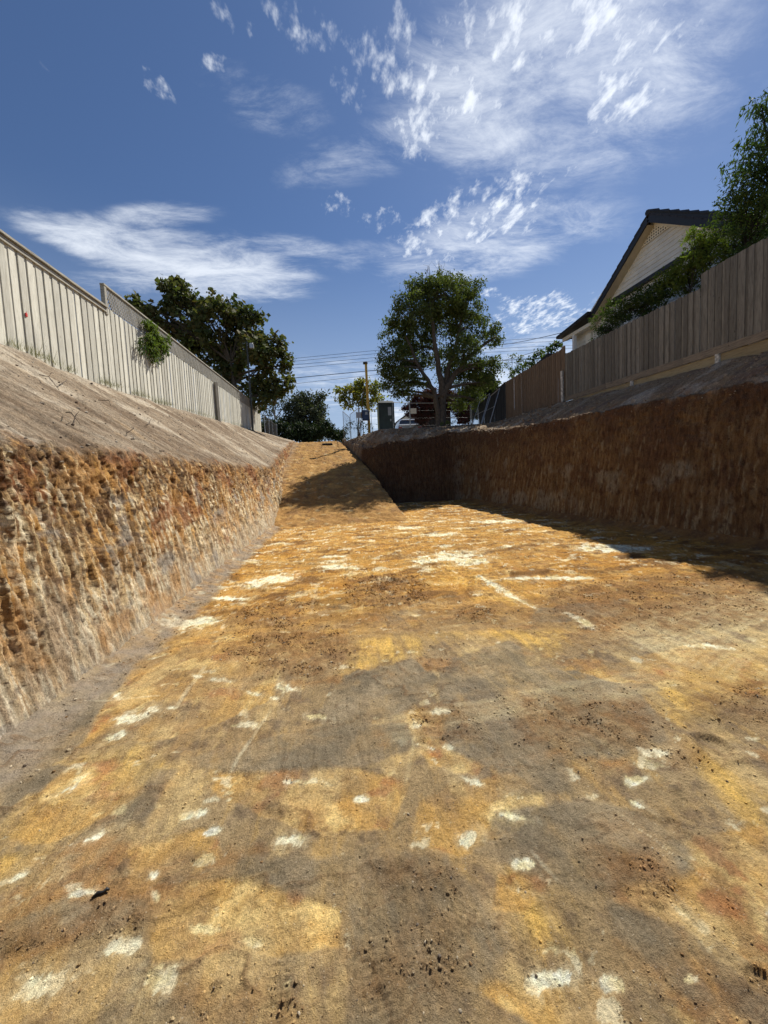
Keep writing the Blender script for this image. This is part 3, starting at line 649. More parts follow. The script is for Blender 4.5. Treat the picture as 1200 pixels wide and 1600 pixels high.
def pal_right(s, z, h, f1, f2, lump, fine, l2, rill):
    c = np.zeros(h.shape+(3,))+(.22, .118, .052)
    st = fbm(s*9, z*.8, 6, .62); pt = fbm(s*.9, z*1.3+5, 4)
    c = mixc(c, (.33, .20, .095), sst(-.1, .3, st)*.8)
    c = mixc(c, (.16, .080, .042), sst(-.05, .4, pt+.5*(h-.45))*.85)
    c = mixc(c, (.42, .31, .18), sst(.12, .38, fbm(s*13+3, z*1.2, 6, .6)+.35*(.4-h))*.8)
    c = mixc(c, (.36, .28, .19), sst(.1, .4, fbm(s*1.1+40, z*1.2, 4)+.4*(.35-h))*.7)
    c = mixc(c, (.12, .055, .028), sst(.06, .3, fbm(s*12, z*4+20, 6, .62))*.8)
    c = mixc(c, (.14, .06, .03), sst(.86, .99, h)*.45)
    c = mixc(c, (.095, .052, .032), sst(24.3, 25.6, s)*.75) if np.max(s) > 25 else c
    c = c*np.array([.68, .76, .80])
    b = sst(.96, 1.10, h+.10*fbm(s*2.5, s*0, 4)+.05*fine); b = np.maximum(b, sst(30.5, 32., s)) if np.max(s) > 25 else b
    bt = np.zeros(h.shape+(3,))+(.25, .178, .108); dr = fbm(s*2+1.2*h, h*1.2, 5)
    bt = mixc(bt, (.44, .37, .28), sst(.05, .4, dr)*.7); bt = mixc(bt, (.17, .12, .09), sst(.1, .4, -dr)*.8)
    bt = mixc(bt, (.28, .13, .06), sst(.15, .4, fbm(s*3, h*3+60, 4))*.5*sst(1.5, 1.1, h))
    if np.max(s) > 25: bt = bt+(np.array((.19, .165, .135))*(1+.9*dr[..., None])-bt)*sst(29, 31.5, s)[..., None]*.85
    return c+(bt-c)*b[..., None]
# left bank
sL = [-6.]
while sL[-1] < 46: sL.append(sL[-1]+(.05 if sL[-1] < 1.2 else max(.010, .0052*sL[-1])))
sL = np.array(sL); one = np.ones_like(sL)
def rail(s, x, z, y=None): return np.stack([x, s if y is None else y, z], 1)
edgez = np.interp(sL, [-6, 4, 10, 13, 16, 20, 24, 27, 46], [1.96, 1.94, 1.90, 1.88, 2.0, 2.7, 3.5, 3.85, 3.85])
basez = np.interp(sL, [-6, 6.6, 8.3, 11.5, 16.9, 22, 29.5, 46], [3.75, 3.72, 3.66, 3.72, 3.98, 4.2, 4.6, 4.7])+.03*fbm(sL*.8, one, 3)
wob = .09*fbm(sL*.7, one*3, 3)
left, PL = bank('left_bank', sL, [rail(sL, -2.07+wob*.3, -.05*one), rail(sL, -2.52-.40*sst(14, 20, sL)+wob, edgez+.10*fbm(sL*1.1, one*8, 3)), rail(sL, -4.9+0*one, basez), rail(sL, -5.4+0*one, basez), rail(sL, -9+0*one, basez-.4)],
                [170, 150, 12, 6], -1, {'fn': pal_left, 'crumble': .22})
# right bank, round the corner and along the far cut to the ramp
ctl = [  # toe, edge, crest
 ((8.1, -6, 0), (8.5, -6, 2.5), (9.2, -6, 3.9)), ((7.5, 3, 0), (8.0, 3, 2.85), (8.45, 3, 3.58)), ((7.15, 5.76, 0), (7.6, 5.76, 2.88), (8.36, 5.76, 3.60)), ((6.65, 8, 0), (7.2, 8, 2.94), (8.33, 8, 3.64)),
 ((6.4, 10.5, 0), (6.82, 10.5, 2.94), (8.3, 10.5, 3.70)), ((6.2, 13, 0), (6.72, 13, 3.0), (8.28, 13, 3.80)), ((6.05, 15.5, 0), (6.62, 15.5, 3.12), (8.28, 15.5, 3.88)), ((5.98, 17.4, 0), (6.65, 17.5, 3.3), (8.28, 18.3, 3.86)),
 ((5.85, 17.95, 0), (6.35, 18.3, 3.4), (7.7, 19.6, 3.84)), ((5.4, 18.2, 0), (5.5, 18.6, 3.35), (6.0, 19.9, 3.8)), ((3.9, 18.3, 0), (3.95, 18.7, 3.1), (4.1, 19.9, 3.76)), ((2.4, 18.35, 0), (2.5, 18.75, 3.0), (2.9, 19.9, 3.76)),
 ((1.75, 18.4, 0), (1.95, 18.85, 2.9), (2.45, 20.0, 3.76)), ((1.45, 18.7, .2), (1.7, 19.1, 2.8), (2.25, 20.2, 3.76)), ((1.2, 20, .6), (1.4, 20.2, 2.8), (2.0, 21, 3.76)), ((.85, 22, 1.4), (1.05, 22.1, 3.1), (1.7, 22.5, 3.76)),
 ((.45, 25, 2.6), (.6, 25, 3.6), (1.3, 25, 3.78)), ((.1, 28, 3.2), (.3, 28, 3.72), (1.1, 28, 3.78)), ((-.3, 34, 3.3), (0, 34, 3.7), (.9, 34, 3.78))]
C3 = np.array(ctl, float); seglen = np.concatenate([[0], np.cumsum(np.linalg.norm(np.diff(C3[:, 1], axis=0), axis=1))])
sR = [0.]
while sR[-1] < seglen[-1]-.03:
    yy = np.interp(sR[-1], seglen, C3[:, 1, 1]); sR.append(sR[-1]+(.06 if yy < 3.5 else .024))
sR = np.array(sR)
def rr(k):
    R_ = np.stack([np.interp(sR, seglen, C3[:, k, a]) for a in range(3)], 1)
    for _ in range(9): R_[1:-1] = (R_[:-2]+2*R_[1:-1]+R_[2:])/4
    return R_
toe, edg, cre = rr(0), rr(1), rr(2)
edg = edg.copy(); edg[:, 2] += .15*fbm(sR*1.0, sR*0+7, 5, .6); edg[:, 0] += .12*fbm(sR*.9, sR*0+2, 3)
t2 = cre-edg; t2[:, 2] = 0; t2 /= np.linalg.norm(t2, axis=1)[:, None]
toe[:, 2] -= .06; cre[:, 2] += .04*fbm(sR*1.5, sR*0+9, 3)
out = cre+t2*.5; out2 = cre+t2*.9; out2[:, 2] = 3.45
mid_ = (edg+cre)/2; mid_[:, 2] += .16*sst(9, 12, edg[:, 1])+.06
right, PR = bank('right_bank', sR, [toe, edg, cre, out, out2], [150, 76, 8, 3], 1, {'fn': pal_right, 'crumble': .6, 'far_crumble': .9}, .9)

# ramp up to the street
ry = np.arange(11.2, 60, .045); rx = np.linspace(0, 1, 170)
RXr = np.interp(ry, [11.3, 12.6, 14, 17.8, 21, 25, 28, 60], [2.1, 2.1, 1.95, 1.6, 1.1, .35, .0, -.2])
RXr = RXr+.16*fbm(ry*.8, ry*0, 5, .6)*(ry > 12.8)
X = -3.7+(RXr[:, None]+3.7)*rx[None]; Y = np.repeat(ry[:, None], len(rx), 1)
Z = rampz(Y)+.05*fbm(X*1.2, Y*.8, 4)+.022*fbm(X*6, Y*6, 4)+.085*np.clip(ridged(X*2.2, Y*2.6, 6), -.3, 1)-.03
Z += -.03*sst(.3, 0, np.abs(X+1.2+.1*fbm(Y*.5, X, 2)))-.03*sst(.3, 0, np.abs(X-.6))
Z = np.where(Y > 26.4, Z, Z)
Z -= .07*sst(0.93, 1, rx)[None]**1.5
nsk = 26; sk = np.linspace(0, 1, nsk)[1:]
Xs = X[:, -1:]+.75*sk[None]*np.clip(Z[:, -1:]/3, .1, 1)**.6+.16*fbm(Y[:, :1]*2.2+sk[None]*0, Z[:, -1:]*(1-sk[None])*1.6, 5, .6)*np.sqrt(sk[None]); Ys = np.repeat(ry[:, None], nsk-1, 1); Zs = Z[:, -1:]*(1-sk[None])-.12*sk[None]
X = np.concatenate([X, Xs], 1); Y = np.concatenate([Y, Ys], 1); Z = np.concatenate([Z, Zs], 1)
rc = np.zeros(X.shape+(3,))+(.33, .185, .062)
rc = mixc(rc, (.46, .28, .095), sst(-.05, .3, fbm(X*1.3, Y*2.2+3, 6, .62))*.75); rc = mixc(rc, (.22, .125, .055), sst(.05, .35, fbm(X*2.2+9, Y*1.1, 5))*.7)
rc = mixc(rc, (.55, .44, .24), sst(.3, .45, fbm(X*2+30, Y*3, 4))*.6); rc = mixc(rc, (.26, .215, .17), sst(-2.2, -3.0, X+.3*fbm(X*2, Y*2, 3))*.6)
rc = mixc(rc, (.28, .24, .20), sst(27.5, 30, Y)*.6)
nx = X.shape[1]; i = np.arange(len(ry)-1)[:, None]*nx; j = np.arange(nx-1)[None]
tag(link('ramp', shear(np.stack([X, Y, Z], -1).reshape(-1, 3)), np.stack([i+j, i+j+1, i+nx+j+1, i+nx+j], -1).reshape(-1, 4), M['floor'], smooth=True, cols=rc.reshape(-1, 3)), kind='structure')

# ground round the pit, one sheet with the pit left open, out to the horizon
m, N = newmat('site_ground_soil'); pos = N.node('ShaderNodeNewGeometry').outputs['Position']
nn_ = N.noise(pos, 1.2, 6, .6); finish(N, N.ramp(nn_, [(.3, (.12, .11, .06)), (.5, (.22, .19, .13)), (.7, (.30, .26, .19))]), .95, N.noise(pos, 12, 5), .6, .05, .1)
M['ground'] = m
gx = [-600, -60, -5.2, 2.05, 8.7, 60, 600]; gy = [-600, -60, -6.3, 20.3, 30, 80, 700]
gv = [(x, yv, 3.60) for yv in gy for x in gx]; gf = []
for b_ in range(6):
    for a_ in range(6):
        if a_ in (2, 3) and b_ == 2: continue
        if a_ == 2 and b_ == 3: continue
        gf.append((b_*7+a_, b_*7+a_+1, b_*7+a_+8, b_*7+a_+7))
gv = np.array(gv, float); gz = gv[:, 2]+S*np.clip(gv[:, 1], -60, 80); gv[:, 2] = gz
tag(link('ground', gv, np.array(gf), M['ground']), kind='structure')
# cut face behind the camera closes the pit
bx = np.linspace(-5.3, 8.9, 60); bz = np.linspace(0, 1, 12)
BX = bx[:, None]+0*bz; BZ = 3.7*bz[None]+0*bx[:, None]; BY = -5.9-.5*bz[None]+.08*fbm(BX*3, BZ, 3)
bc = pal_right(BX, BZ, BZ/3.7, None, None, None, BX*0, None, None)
i = np.arange(59)[:, None]*12; j = np.arange(11)[None]
tag(link('rear_bank', shear(np.stack([BX, BY, BZ], -1).reshape(-1, 3)), np.stack([i+j, i+j+1, i+13+j, i+12+j], -1).reshape(-1, 4), M['wall'], smooth=True, cols=bc.reshape(-1, 3)), kind='structure')

# ------------------------------------------------------------------ loose clods and pebbles (uncountable)
def clods(name, xs, ys, zs, rad, mat, cols):
    ph = (1+5**.5)/2
    ico = np.array([(-1, ph, 0), (1, ph, 0), (-1, -ph, 0), (1, -ph, 0), (0, -1, ph), (0, 1, ph), (0, -1, -ph), (0, 1, -ph), (ph, 0, -1), (ph, 0, 1), (-ph, 0, -1), (-ph, 0, 1)])/1.9
    fc = np.array([(0,11,5),(0,5,1),(0,1,7),(0,7,10),(0,10,11),(1,5,9),(5,11,4),(11,10,2),(10,7,6),(7,1,8),(3,9,4),(3,4,2),(3,2,6),(3,6,8),(3,8,9),(4,9,5),(2,4,11),(6,2,10),(8,6,7),(9,8,1)])
    n = len(xs); J = ico[None]*(1+rng.uniform(-.3, .3, (n, 12, 1))); J = J*rng.uniform(.6, 1.3, (n, 1, 3))*rad[:, None, None]
    th = rng.uniform(0, 2*pi, n); c_, s_ = np.cos(th)[:, None], np.sin(th)[:, None]
    x = J[..., 0]*c_-J[..., 1]*s_; y = J[..., 0]*s_+J[..., 1]*c_
    V = np.stack([x+xs[:, None], y+ys[:, None], J[..., 2]*.75+zs[:, None]+rad[:, None]*.25], -1).reshape(-1, 3)
    F_ = (fc[None]+np.arange(n)[:, None, None]*12).reshape(-1, 3)
    return tag(link(name, shear(V), F_, mat, cols=np.repeat(cols, 12, 0)), kind='stuff')
xs = []; ys = []; rd = []
for P in CLODP:
    Q = np.array(fl(P)); lo, hi = Q.min(0), Q.max(0); area = np.prod(hi-lo); n = int(min(9000, 4200*area)+100)
    px_ = rng.uniform(lo[0], hi[0], n*2); py_ = rng.uniform(lo[1], hi[1], n*2)
    px_ = np.concatenate([px_, rng.normal(Q[:, 0].mean(), np.ptp(Q[:, 0])*.45, n)]); py_ = np.concatenate([py_, rng.normal(Q[:, 1].mean(), np.ptp(Q[:, 1])*.45, n)])
    mk = (.18+poly_mask(Q, px_, py_, .25))*sst(-.15, .3, fbm(px_*5, py_*5, 3)) > rng.uniform(0, 1, len(px_)); mk &= (px_ > -1.9) & (px_ < 6.8) & (py_ > .6)
    xs += list(px_[mk]); ys += list(py_[mk]); rd += list(.0013+.0078*rng.power(.12, mk.sum())*np.clip(.55+py_[mk]*.17, .6, 2.2))
n = 26000
yy = .7+11*rng.uniform(0, 1, n)**1.6; xx = rng.uniform(-1.9, 1, n)*0+(rng.uniform(-1, 1.35, n)*(.9*yy+.7)); k = (xx > -1.95) & (xx < 6.6)
xs += list(xx[k]); ys += list(yy[k]); rd += list(.0017+.0060*rng.power(.13, k.sum())*np.clip(.4+yy[k]*.2, .5, 1.4))
# foot of the cuts
n = 1500; yy = rng.uniform(1.5, 13, n); xs += list(-1.9+.16*rng.normal(size=n)); ys += list(yy); rd += list(.003+.010*rng.power(.25, n))
xs = np.array(xs); ys = np.array(ys); rd = np.array(rd); zs = floor_h(xs, ys)
ri = np.clip(np.searchsorted(rowsY, ys), 0, nr-1); cj = np.array([min(np.searchsorted(FX[r_], x_), NC-1) for r_, x_ in zip(ri, xs)])
base = col[ri, cj]*rng.uniform(.8, 1.25, (len(xs), 1)); alt = np.array([(.20, .125, .06), (.16, .13, .10), (.42, .36, .26)])[rng.choice(3, len(xs))]; base = np.where(rng.uniform(0, 1, (len(xs), 1)) < .14, alt, base)
clods('floor_clods', xs, ys, zs, rd, M['clod'], base)
# crumbs along bank tops
def on_bank(P, n, lo, hi, smin=0, smax=None):
    a = rng.integers(smin, smax or P.shape[0], n); b = rng.integers(lo, hi, n); return P[a, b]
Q = np.concatenate([on_bank(PL, 3200, 150, 330, 120), ]); rdL = .004+.022*rng.power(.2, len(Q))
cb = np.array([(.28, .24, .19), (.14, .105, .08), (.40, .36, .30)])[rng.choice(3, len(Q), p=[.5, .35, .15])]
clods('left_bank_clods', Q[:, 0], Q[:, 1], Q[:, 2], rdL, M['clod'], cb)
Q = on_bank(PR, 5200, 140, 226, 200); rdR = (.004+.028*rng.power(.15, len(Q)))*(1+1.3*sst(9, 15, Q[:, 1]))
cb = np.array([(.27, .20, .13), (.18, .12, .075), (.34, .28, .20)])[rng.choice(3, len(Q), p=[.5, .3, .2])]
clods('right_bank_clods', Q[:, 0], Q[:, 1], Q[:, 2], rdR, M['clod'], cb)

# ------------------------------------------------------------------ fences
def atX(px, py, X): d = ray(px, py); t = X/d[0]; return np.array([X, t*d[1], EYE+t*d[2]-S*t*d[1]])
def atY(px, py, Y): d = ray(px, py); t = Y/d[1]; return np.array([t*d[0], Y, EYE+t*d[2]-S*Y])
def palings(X, y0, y1, zb, zt, face, pitch=.19, wf=.125, th=.016, gap=.0):
    """lapped palings along Y at X; zb, zt functions of y; face = +1 if the lapped side looks to +X"""
    mb = MB(); y = y0; k = 0
    while y < y1-.01:
        for lay, (a, wd) in enumerate(((0., wf), (wf-.015, pitch-wf+.03))):
            ya = y+a; yb = min(ya+wd, y1)
            if yb-ya < .02: continue
            ym = (ya+yb)/2; j = random.uniform(-.025, .02); jx = random.uniform(-.003, .003)
            xa = X+face*(th*(1-lay)+jx); xb = xa+face*th*.95
            mb.box(min(xa, xb), max(xa, xb), ya+.001, yb-.001, zb(ym)-.02, zt(ym)+j*.6)
        y += pitch*random.uniform(.90, 1.10)
    return mb
# left: pale lapped fence with a capped part and a lattice-topped part
FXL = -4.98
zb_l = lambda y: float(np.interp(y, sL, basez))-.03
lf = thing('paling_fence', 'sunlit pale timber paling fence on top of the left bank, capped then lattice topped', 'fence', (FXL, 9.45, 3.7))
palings(FXL, .5, 9.45, zb_l, lambda y: 5.42, 1).build('paling_panel', M['pale'], lf)
palings(FXL, 9.45, 26.4, zb_l, lambda y: 5.46+.006*(y-9), 1).build('paling_panel', M['pale'], lf, )
mb = MB(); y = .5
while y < 9.4: mb.beam((FXL+.03, y, 5.445), (FXL+.03, min(y+2.4, 9.45)-.004, 5.445), .13, .035); y += 2.4
mb.build('cap_rail', M['cap'], lf)
mb = MB(); mb.beam((FXL+.045, .5, 5.375), (FXL+.045, 9.45, 5.375), .03, .07); mb.build('fascia_rail', M['cap'], lf)
mb = MB(); z0 = lambda y: 5.47+.006*(y-9); h = .44; y = 9.46
while y < 26.2:
    mb.beam((FXL+.02, y, z0(y)), (FXL+.02, y+h*.62, z0(y)+h), .008, .034)
    mb.beam((FXL+.032, y+h*.62, z0(y)), (FXL+.032, y, z0(y)+h), .008, .034); y += .075
mb.build('lattice_panel', M['lattice'], lf)
mb = MB(); mb.beam((FXL+.02, 9.4, 5.93), (FXL+.02, 26.4, 5.93+.006*17), .09, .035); mb.build('lattice_capping', M['cap'], lf)
mb = MB(); mb.box(FXL-.03, FXL+.055, 9.42, 9.50, 5.3, 5.92); mb.build('lattice_post', M['cap'], lf)
mb = MB(); yy_ = 16.9; mb.beam((FXL+.10, yy_, 3.7), (FXL+.09, yy_-.02, 5.5), .12, .14); mb.build('post', M['post'], lf)
p = atX(41, 492, FXL+.04); mb = MB(); mb.rbox(FXL+.034, FXL+.05, p[1]-.02, p[1]+.02, p[2]-.03, p[2]+.03, .004)
mb.tube([(FXL+.045, p[1], p[2]+.03), (FXL+.05, p[1]+.01, p[2]+.06)], .003, 5)
tag(mb.build('plastic_tag', M['red'], origin=(FXL+.04, p[1], p[2])), 'small red plastic tag stuck to the pale left fence', 'tag')
# right: grey part with plinth, then brown, then dark
FXR = 8.42
gf_ = thing('paling_fence', 'weathered grey paling fence with a stepped top above the right cut, house behind it', 'fence', (FXR, 8.2, 3.8))
palings(FXR, .5, 8.2, lambda y: 4.0, lambda y: 5.75, -1, .165, .105).build('paling_panel', M['grey'], gf_)
palings(FXR, 8.2, 13.52, lambda y: 4.0, lambda y: 5.44+.02*(y-8.2), -1, .165, .105).build('paling_panel', M['grey'], gf_)
mb = MB(); y = .5
while y < 13.5: mb.box(FXR-.062, FXR-.025, y, min(y+2.7, 13.52)-.004, 3.84, 4.005); y += 2.7
mb.build('plinth', M['plinth'], gf_)
mb = MB(); y = .5
while y < 13.5: mb.box(FXR-.02, FXR+.02, y, min(y+2.4, 13.5)-.004, 3.45, 3.835); y += 2.4
mb.build('retaining_board', M['tan'], gf_)
for y in (2.6, 5.1, 7.7, 10.2):
    mb = MB(); mb.box(FXR-.07, FXR-.022, y, y+.09, 3.45, 3.838); mb.build('post', M['whitepost'], gf_)
bf = thing('paling_fence', 'brown paling fence beyond the white post, upright boards', 'fence', (FXR, 13.65, 3.8))
palings(FXR, 13.66, 18.6, lambda y: 3.70, lambda y: 5.80-.02*(y-13.6), -1, .155, .10).build('paling_panel', M['brown'], bf)
mb = MB(); mb.beam((FXR, 13.62, 3.5), (FXR-.02, 13.60, 5.85), .10, .10); mb.build('post', M['brown'], bf)
mb = MB(); mb.beam((FXR-.11, 13.55, 3.55), (FXR-.13, 13.54, 4.95), .075, .085)
tag(mb.build('fence_post', M['whitepost'], origin=(FXR-.11, 13.55, 3.6)), 'short flaking white post where the grey and brown fences meet', 'post')
df = thing('board_fence', 'dark low fence at the far end of the brown fence, behind leaning frames', 'fence', (FXR, 18.65, 3.8))
palings(FXR+.02, 18.62, 22.4, lambda y: 3.65, lambda y: 5.68-.13*(y-18.6), -1, .3, .25).build('board_panel', M['fascia'], df)
mb = MB(); mb.beam((FXR+.0, 18.62, 5.70), (FXR+.0, 22.4, 5.70-.13*3.8), .06, .04); mb.build('top_rail', M['bark_dark'], df)

# temporary mesh panels
def mesh_panel(p0, p1, hgt, label, group=None, lean=(0, 0), feet=True, step=.10):
    p0 = np.array(p0, float); p1 = np.array(p1, float); up = np.array([lean[0], lean[1], hgt])
    t = thing('mesh_fence_panel', label, 'fence panel', tuple((p0+p1)/2), group)
    fr = MB(); r_ = .019
    for a, b in ((p0, p0+up), (p1, p1+up)): fr.tube([a, b], r_, 6)
    fr.tube([p0+up, p1+up], r_, 6); fr.tube([p0+up*.08, p1+up*.08], r_*.8, 6)
    fr.build('frame', M['galv'], t)
    ms = MB(); L = np.linalg.norm(p1-p0); n = int(L/step)
    for k in range(1, n): q = p0+(p1-p0)*k/n; ms.tube([q+up*.08, q+up], .0024, 3, cap=False)
    for k in (2, 4, 6): ms.tube([p0+up*(.08+.92*k/8), p1+up*(.08+.92*k/8)], .0022, 3, cap=False)
    ms.build('wire_infill', M['mesh'], t)
    if feet:
        for q in (p0, p1):
            f = MB(); f.rbox(q[0]-.12, q[0]+.12, q[1]-.3, q[1]+.3, q[2]-.02, q[2]+.12, .03); f.build('foot', M['stone'], t)
    return t
def gx_(px, Y): return atY(px, 650, Y)[0]
zg = 3.76
G1 = 'temporary mesh panels along the street end'
mesh_panel((gx_(614, 24.2), 24.2, zg), (gx_(640, 24.6), 24.6, zg), 2.05, 'short mesh panel between the portable toilet and the white notice', G1)
mesh_panel((gx_(641, 24.6), 24.6, zg), (gx_(735, 25.0), 25.0, zg), 2.05, 'long mesh panel with a white notice, behind the big tree trunk', G1)
mesh_panel((gx_(737, 25.0), 25.0, zg), (gx_(747, 22.6), 22.6, zg), 2.0, 'mesh panel turning towards the dark fence, right of the big tree', G1)
mesh_panel((gx_(536, 27), 27, zg), (gx_(546, 30), 30, zg), 2.0, 'leftmost mesh panel, edge-on beside the top of the ramp', G1)
mesh_panel((gx_(547, 28.5), 28.5, zg), (gx_(562, 25.5), 25.5, zg), 2.0, 'mesh panel just left of the yellow pole, angled', G1)
mesh_panel((gx_(580, 26.6), 26.6, zg), (gx_(594, 26.4), 26.4, zg), 2.0, 'narrow mesh panel between the yellow pole and portable toilet', G1)
a = atY(641, 638, 24.5); b = atY(651, 646, 24.5); mb = MB(); mb.rbox(a[0]+.03, b[0], 24.56, 24.57, b[2], a[2], .004)
tag(mb.build('notice', M['white'], origin=((a[0]+b[0])/2, 24.56, b[2])), 'blank looking white notice fixed on the long mesh panel', 'sign')
# frames leaning on the dark fence
for k, (ya, yb, l) in enumerate(((18.9, 20.1, 'nearer bare tube frame leaning on the dark fence'), (20.2, 21.7, 'farther bare tube frame leaning on the dark fence'))):
    mb = MB(); z_ = 3.74
    P = [(FXR-.75, ya, z_), (FXR-.12, ya+.15, 5.5), (FXR-.12, yb+.15, 5.35), (FXR-.75, yb, z_)]
    for q in range(3): mb.tube([P[q], P[q+1]], .02, 6)
    mb.tube([(FXR-.45, ya+.07, 4.6), (FXR-.45, yb+.07, 4.55)], .014, 5)
    tag(mb.build('tube_frame', M['galv'], origin=(FXR-.5, ya, z_)), l, 'frame', 'tube frames leaning on the dark fence')
# chain-link fence past the end of the pale fence
cf = thing('chain_link_fence', 'sagging chain link fence beyond the far end of the pale fence', 'fence', (-4.9, 27, 4.3))
mb = MB()
for k, y in enumerate((26.7, 28.2, 29.8, 31.6)): 
    q = MB(); q.tube([(-4.75, y, 3.9), (-4.78+.05*(k % 2), y, 5.75-.05*k)], .028, 6); q.build('post', M['galv'], cf)
n = 46
for k in range(n):
    y = 26.7+k*4.9/n; mb.tube([(-4.75, y, 4.05), (-4.75, min(y+.7, 31.6), 5.55)], .004, 3, cap=False); mb.tube([(-4.74, min(y+.7, 31.6), 4.05), (-4.74, y, 5.55)], .004, 3, cap=False)
mb.tube([(-4.75, 26.7, 5.6), (-4.75, 29, 5.5), (-4.75, 31.6, 5.5)], .012, 5)
mb.build('wire_infill', M['mesh'], cf)

# ------------------------------------------------------------------ poles, boxes, toilet, car
t = thing('light_pole', 'slim dark pole with a small floodlight, in front of the pale fence end', 'pole', (-4.6, 22.1, 4.1))
a = atX(388, 537, -4.6); mb = MB(); mb.tube([(-4.6, 22.1, 3.7), (-4.6, 22.1, a[2])], [.055, .045], 8); mb.build('pole', M['steel'], t)
mb = MB(); mb.tube([(-4.6, 22.1, a[2]-.15), (-4.35, 22.0, a[2]-.12)], .02, 6); mb.build('arm', M['steel'], t)
mb = MB(); mb.rbox(-4.44, -4.24, 21.88, 22.12, a[2]-.42, a[2]-.14, .03); mb.build('floodlight', M['galv'], t)
t = thing('yellow_pole', 'tall yellow steel pole with a dark cap near the street, left of the toilet', 'pole', (2.06, 25, 3.75))
a = atY(571.5, 569, 25); mb = MB(); mb.tube([(2.07, 25, 3.6), (2.05, 25, a[2])], [.09, .08], 10); mb.build('shaft', M['yellow'], t)
mb = MB(); mb.rbox(1.87, 2.16, 24.88, 25.12, a[2], a[2]+.13, .03); mb.build('cap', M['black'], t)
t = thing('site_power_box', 'navy site power box strapped to the yellow pole', 'power box', (1.9, 24.75, 4.4))
a = atY(565, 641, 24.75); b = atY(577, 657, 24.75); mb = MB(); mb.rbox(a[0], b[0], 24.62, 24.86, b[2], a[2], .03); mb.build('cabinet', M['navy'], t)
mb = MB(); mb.rbox(a[0]+.05, b[0]-.05, 24.59, 24.622, b[2]+.06, a[2]-.06, .01); mb.build('door', M['navy'], t)
mb = MB(); mb.rbox(a[0]+.2, b[0]-.1, 24.583, 24.591, b[2]+.35, a[2]-.13, .002); mb.build('label_plate', M['signgrey'], t)
for x_ in (a[0]+.05, b[0]-.06):
    mb = MB(); mb.beam((x_, 24.8, 3.6), (x_, 24.8, b[2]), .04, .04); mb.build('leg', M['steel'], t)
t = thing('small_sign', 'small blue grey sign on two thin legs left of the power box', 'sign', (1.2, 24.6, 3.8))
a = atY(556, 644, 24.6); b = atY(565.5, 653, 24.6); mb = MB(); mb.rbox(a[0], b[0], 24.58, 24.6, b[2], a[2], .005); mb.build('panel', M['signgrey'], t)
for x_ in (a[0]+.04, b[0]-.05):
    mb = MB(); mb.beam((x_, 24.62, 3.6), (x_, 24.62, b[2]+.3), .03, .03); mb.build('leg', M['steel'], t)
a = atY(568.5, 605, 24.4); b = atY(561, 672, 24.4); mb = MB(); mb.tube([(b[0], 24.5, 3.6), tuple(a)], .03, 6)
tag(mb.build('leaning_bar', M['bar'], origin=(b[0], 24.5, 3.7)), 'thin dark bar leaning against the yellow pole', 'bar')

X0, X1 = 2.72, 3.74; YF = 24.9; zb0 = 3.74
t = thing('portable_toilet', 'dark green portable toilet standing on the far edge of the pit', 'portable toilet', ((X0+X1)/2, YF, zb0))
mb = MB(); mb.rbox(X0+.03, X1-.03, YF+.03, YF+1.07, zb0+.1, zb0+2.15, .03); mb.build('cabin', M['loo'], t)
mb = MB(); mb.rbox(X0+.005, X0+.03, YF+.08, YF+1.0, zb0+.15, zb0+2.1, .008); mb.build('side_wall', M['loo_side'], t)
mb = MB()
for x_ in (X0, X1-.07): mb.rbox(x_, x_+.07, YF, YF+.08, zb0+.1, zb0+2.18, .015)
mb.rbox(X0+.075, X1-.075, YF, YF+.06, zb0+2.08, zb0+2.18, .015); mb.build('frame', M['loo'], t)
mb = MB(); mb.add([(X0-.03, YF-.04, zb0+2.18), (X1+.03, YF-.04, zb0+2.18), (X1+.03, YF+1.1, zb0+2.18), (X0-.03, YF+1.1, zb0+2.18), (X0+.1, YF+.12, zb0+2.32), (X1-.1, YF+.12, zb0+2.32), (X1-.1, YF+.95, zb0+2.32), (X0+.1, YF+.95, zb0+2.32)],
    [(3, 2, 1, 0), (4, 5, 6, 7), (0, 1, 5, 4), (1, 2, 6, 5), (2, 3, 7, 6), (3, 0, 4, 7)]); mb.build('roof', M['loo'], t)
mb = MB(); mb.rbox(X0+.16, X1-.16, YF-.005, YF+.028, zb0+.2, zb0+2.02, .01); dr = mb.build('door', M['loo'], t)
mb = MB(); mb.rbox(X1-.30, X1-.22, YF-.035, YF-.006, zb0+1.0, zb0+1.14, .008); sub(mb, 'handle', M['galv'], dr, t)
mb = MB(); mb.rbox(X1-.42, X1-.20, YF-.012, YF-.006, zb0+1.38, zb0+1.9, .002); sub(mb, 'sign_plate', M['signgrey'], dr, t)
mb = MB(); mb.rbox(X0-.02, X1+.02, YF-.02, YF+1.1, zb0, zb0+.1, .02); mb.build('base', M['black'], t)

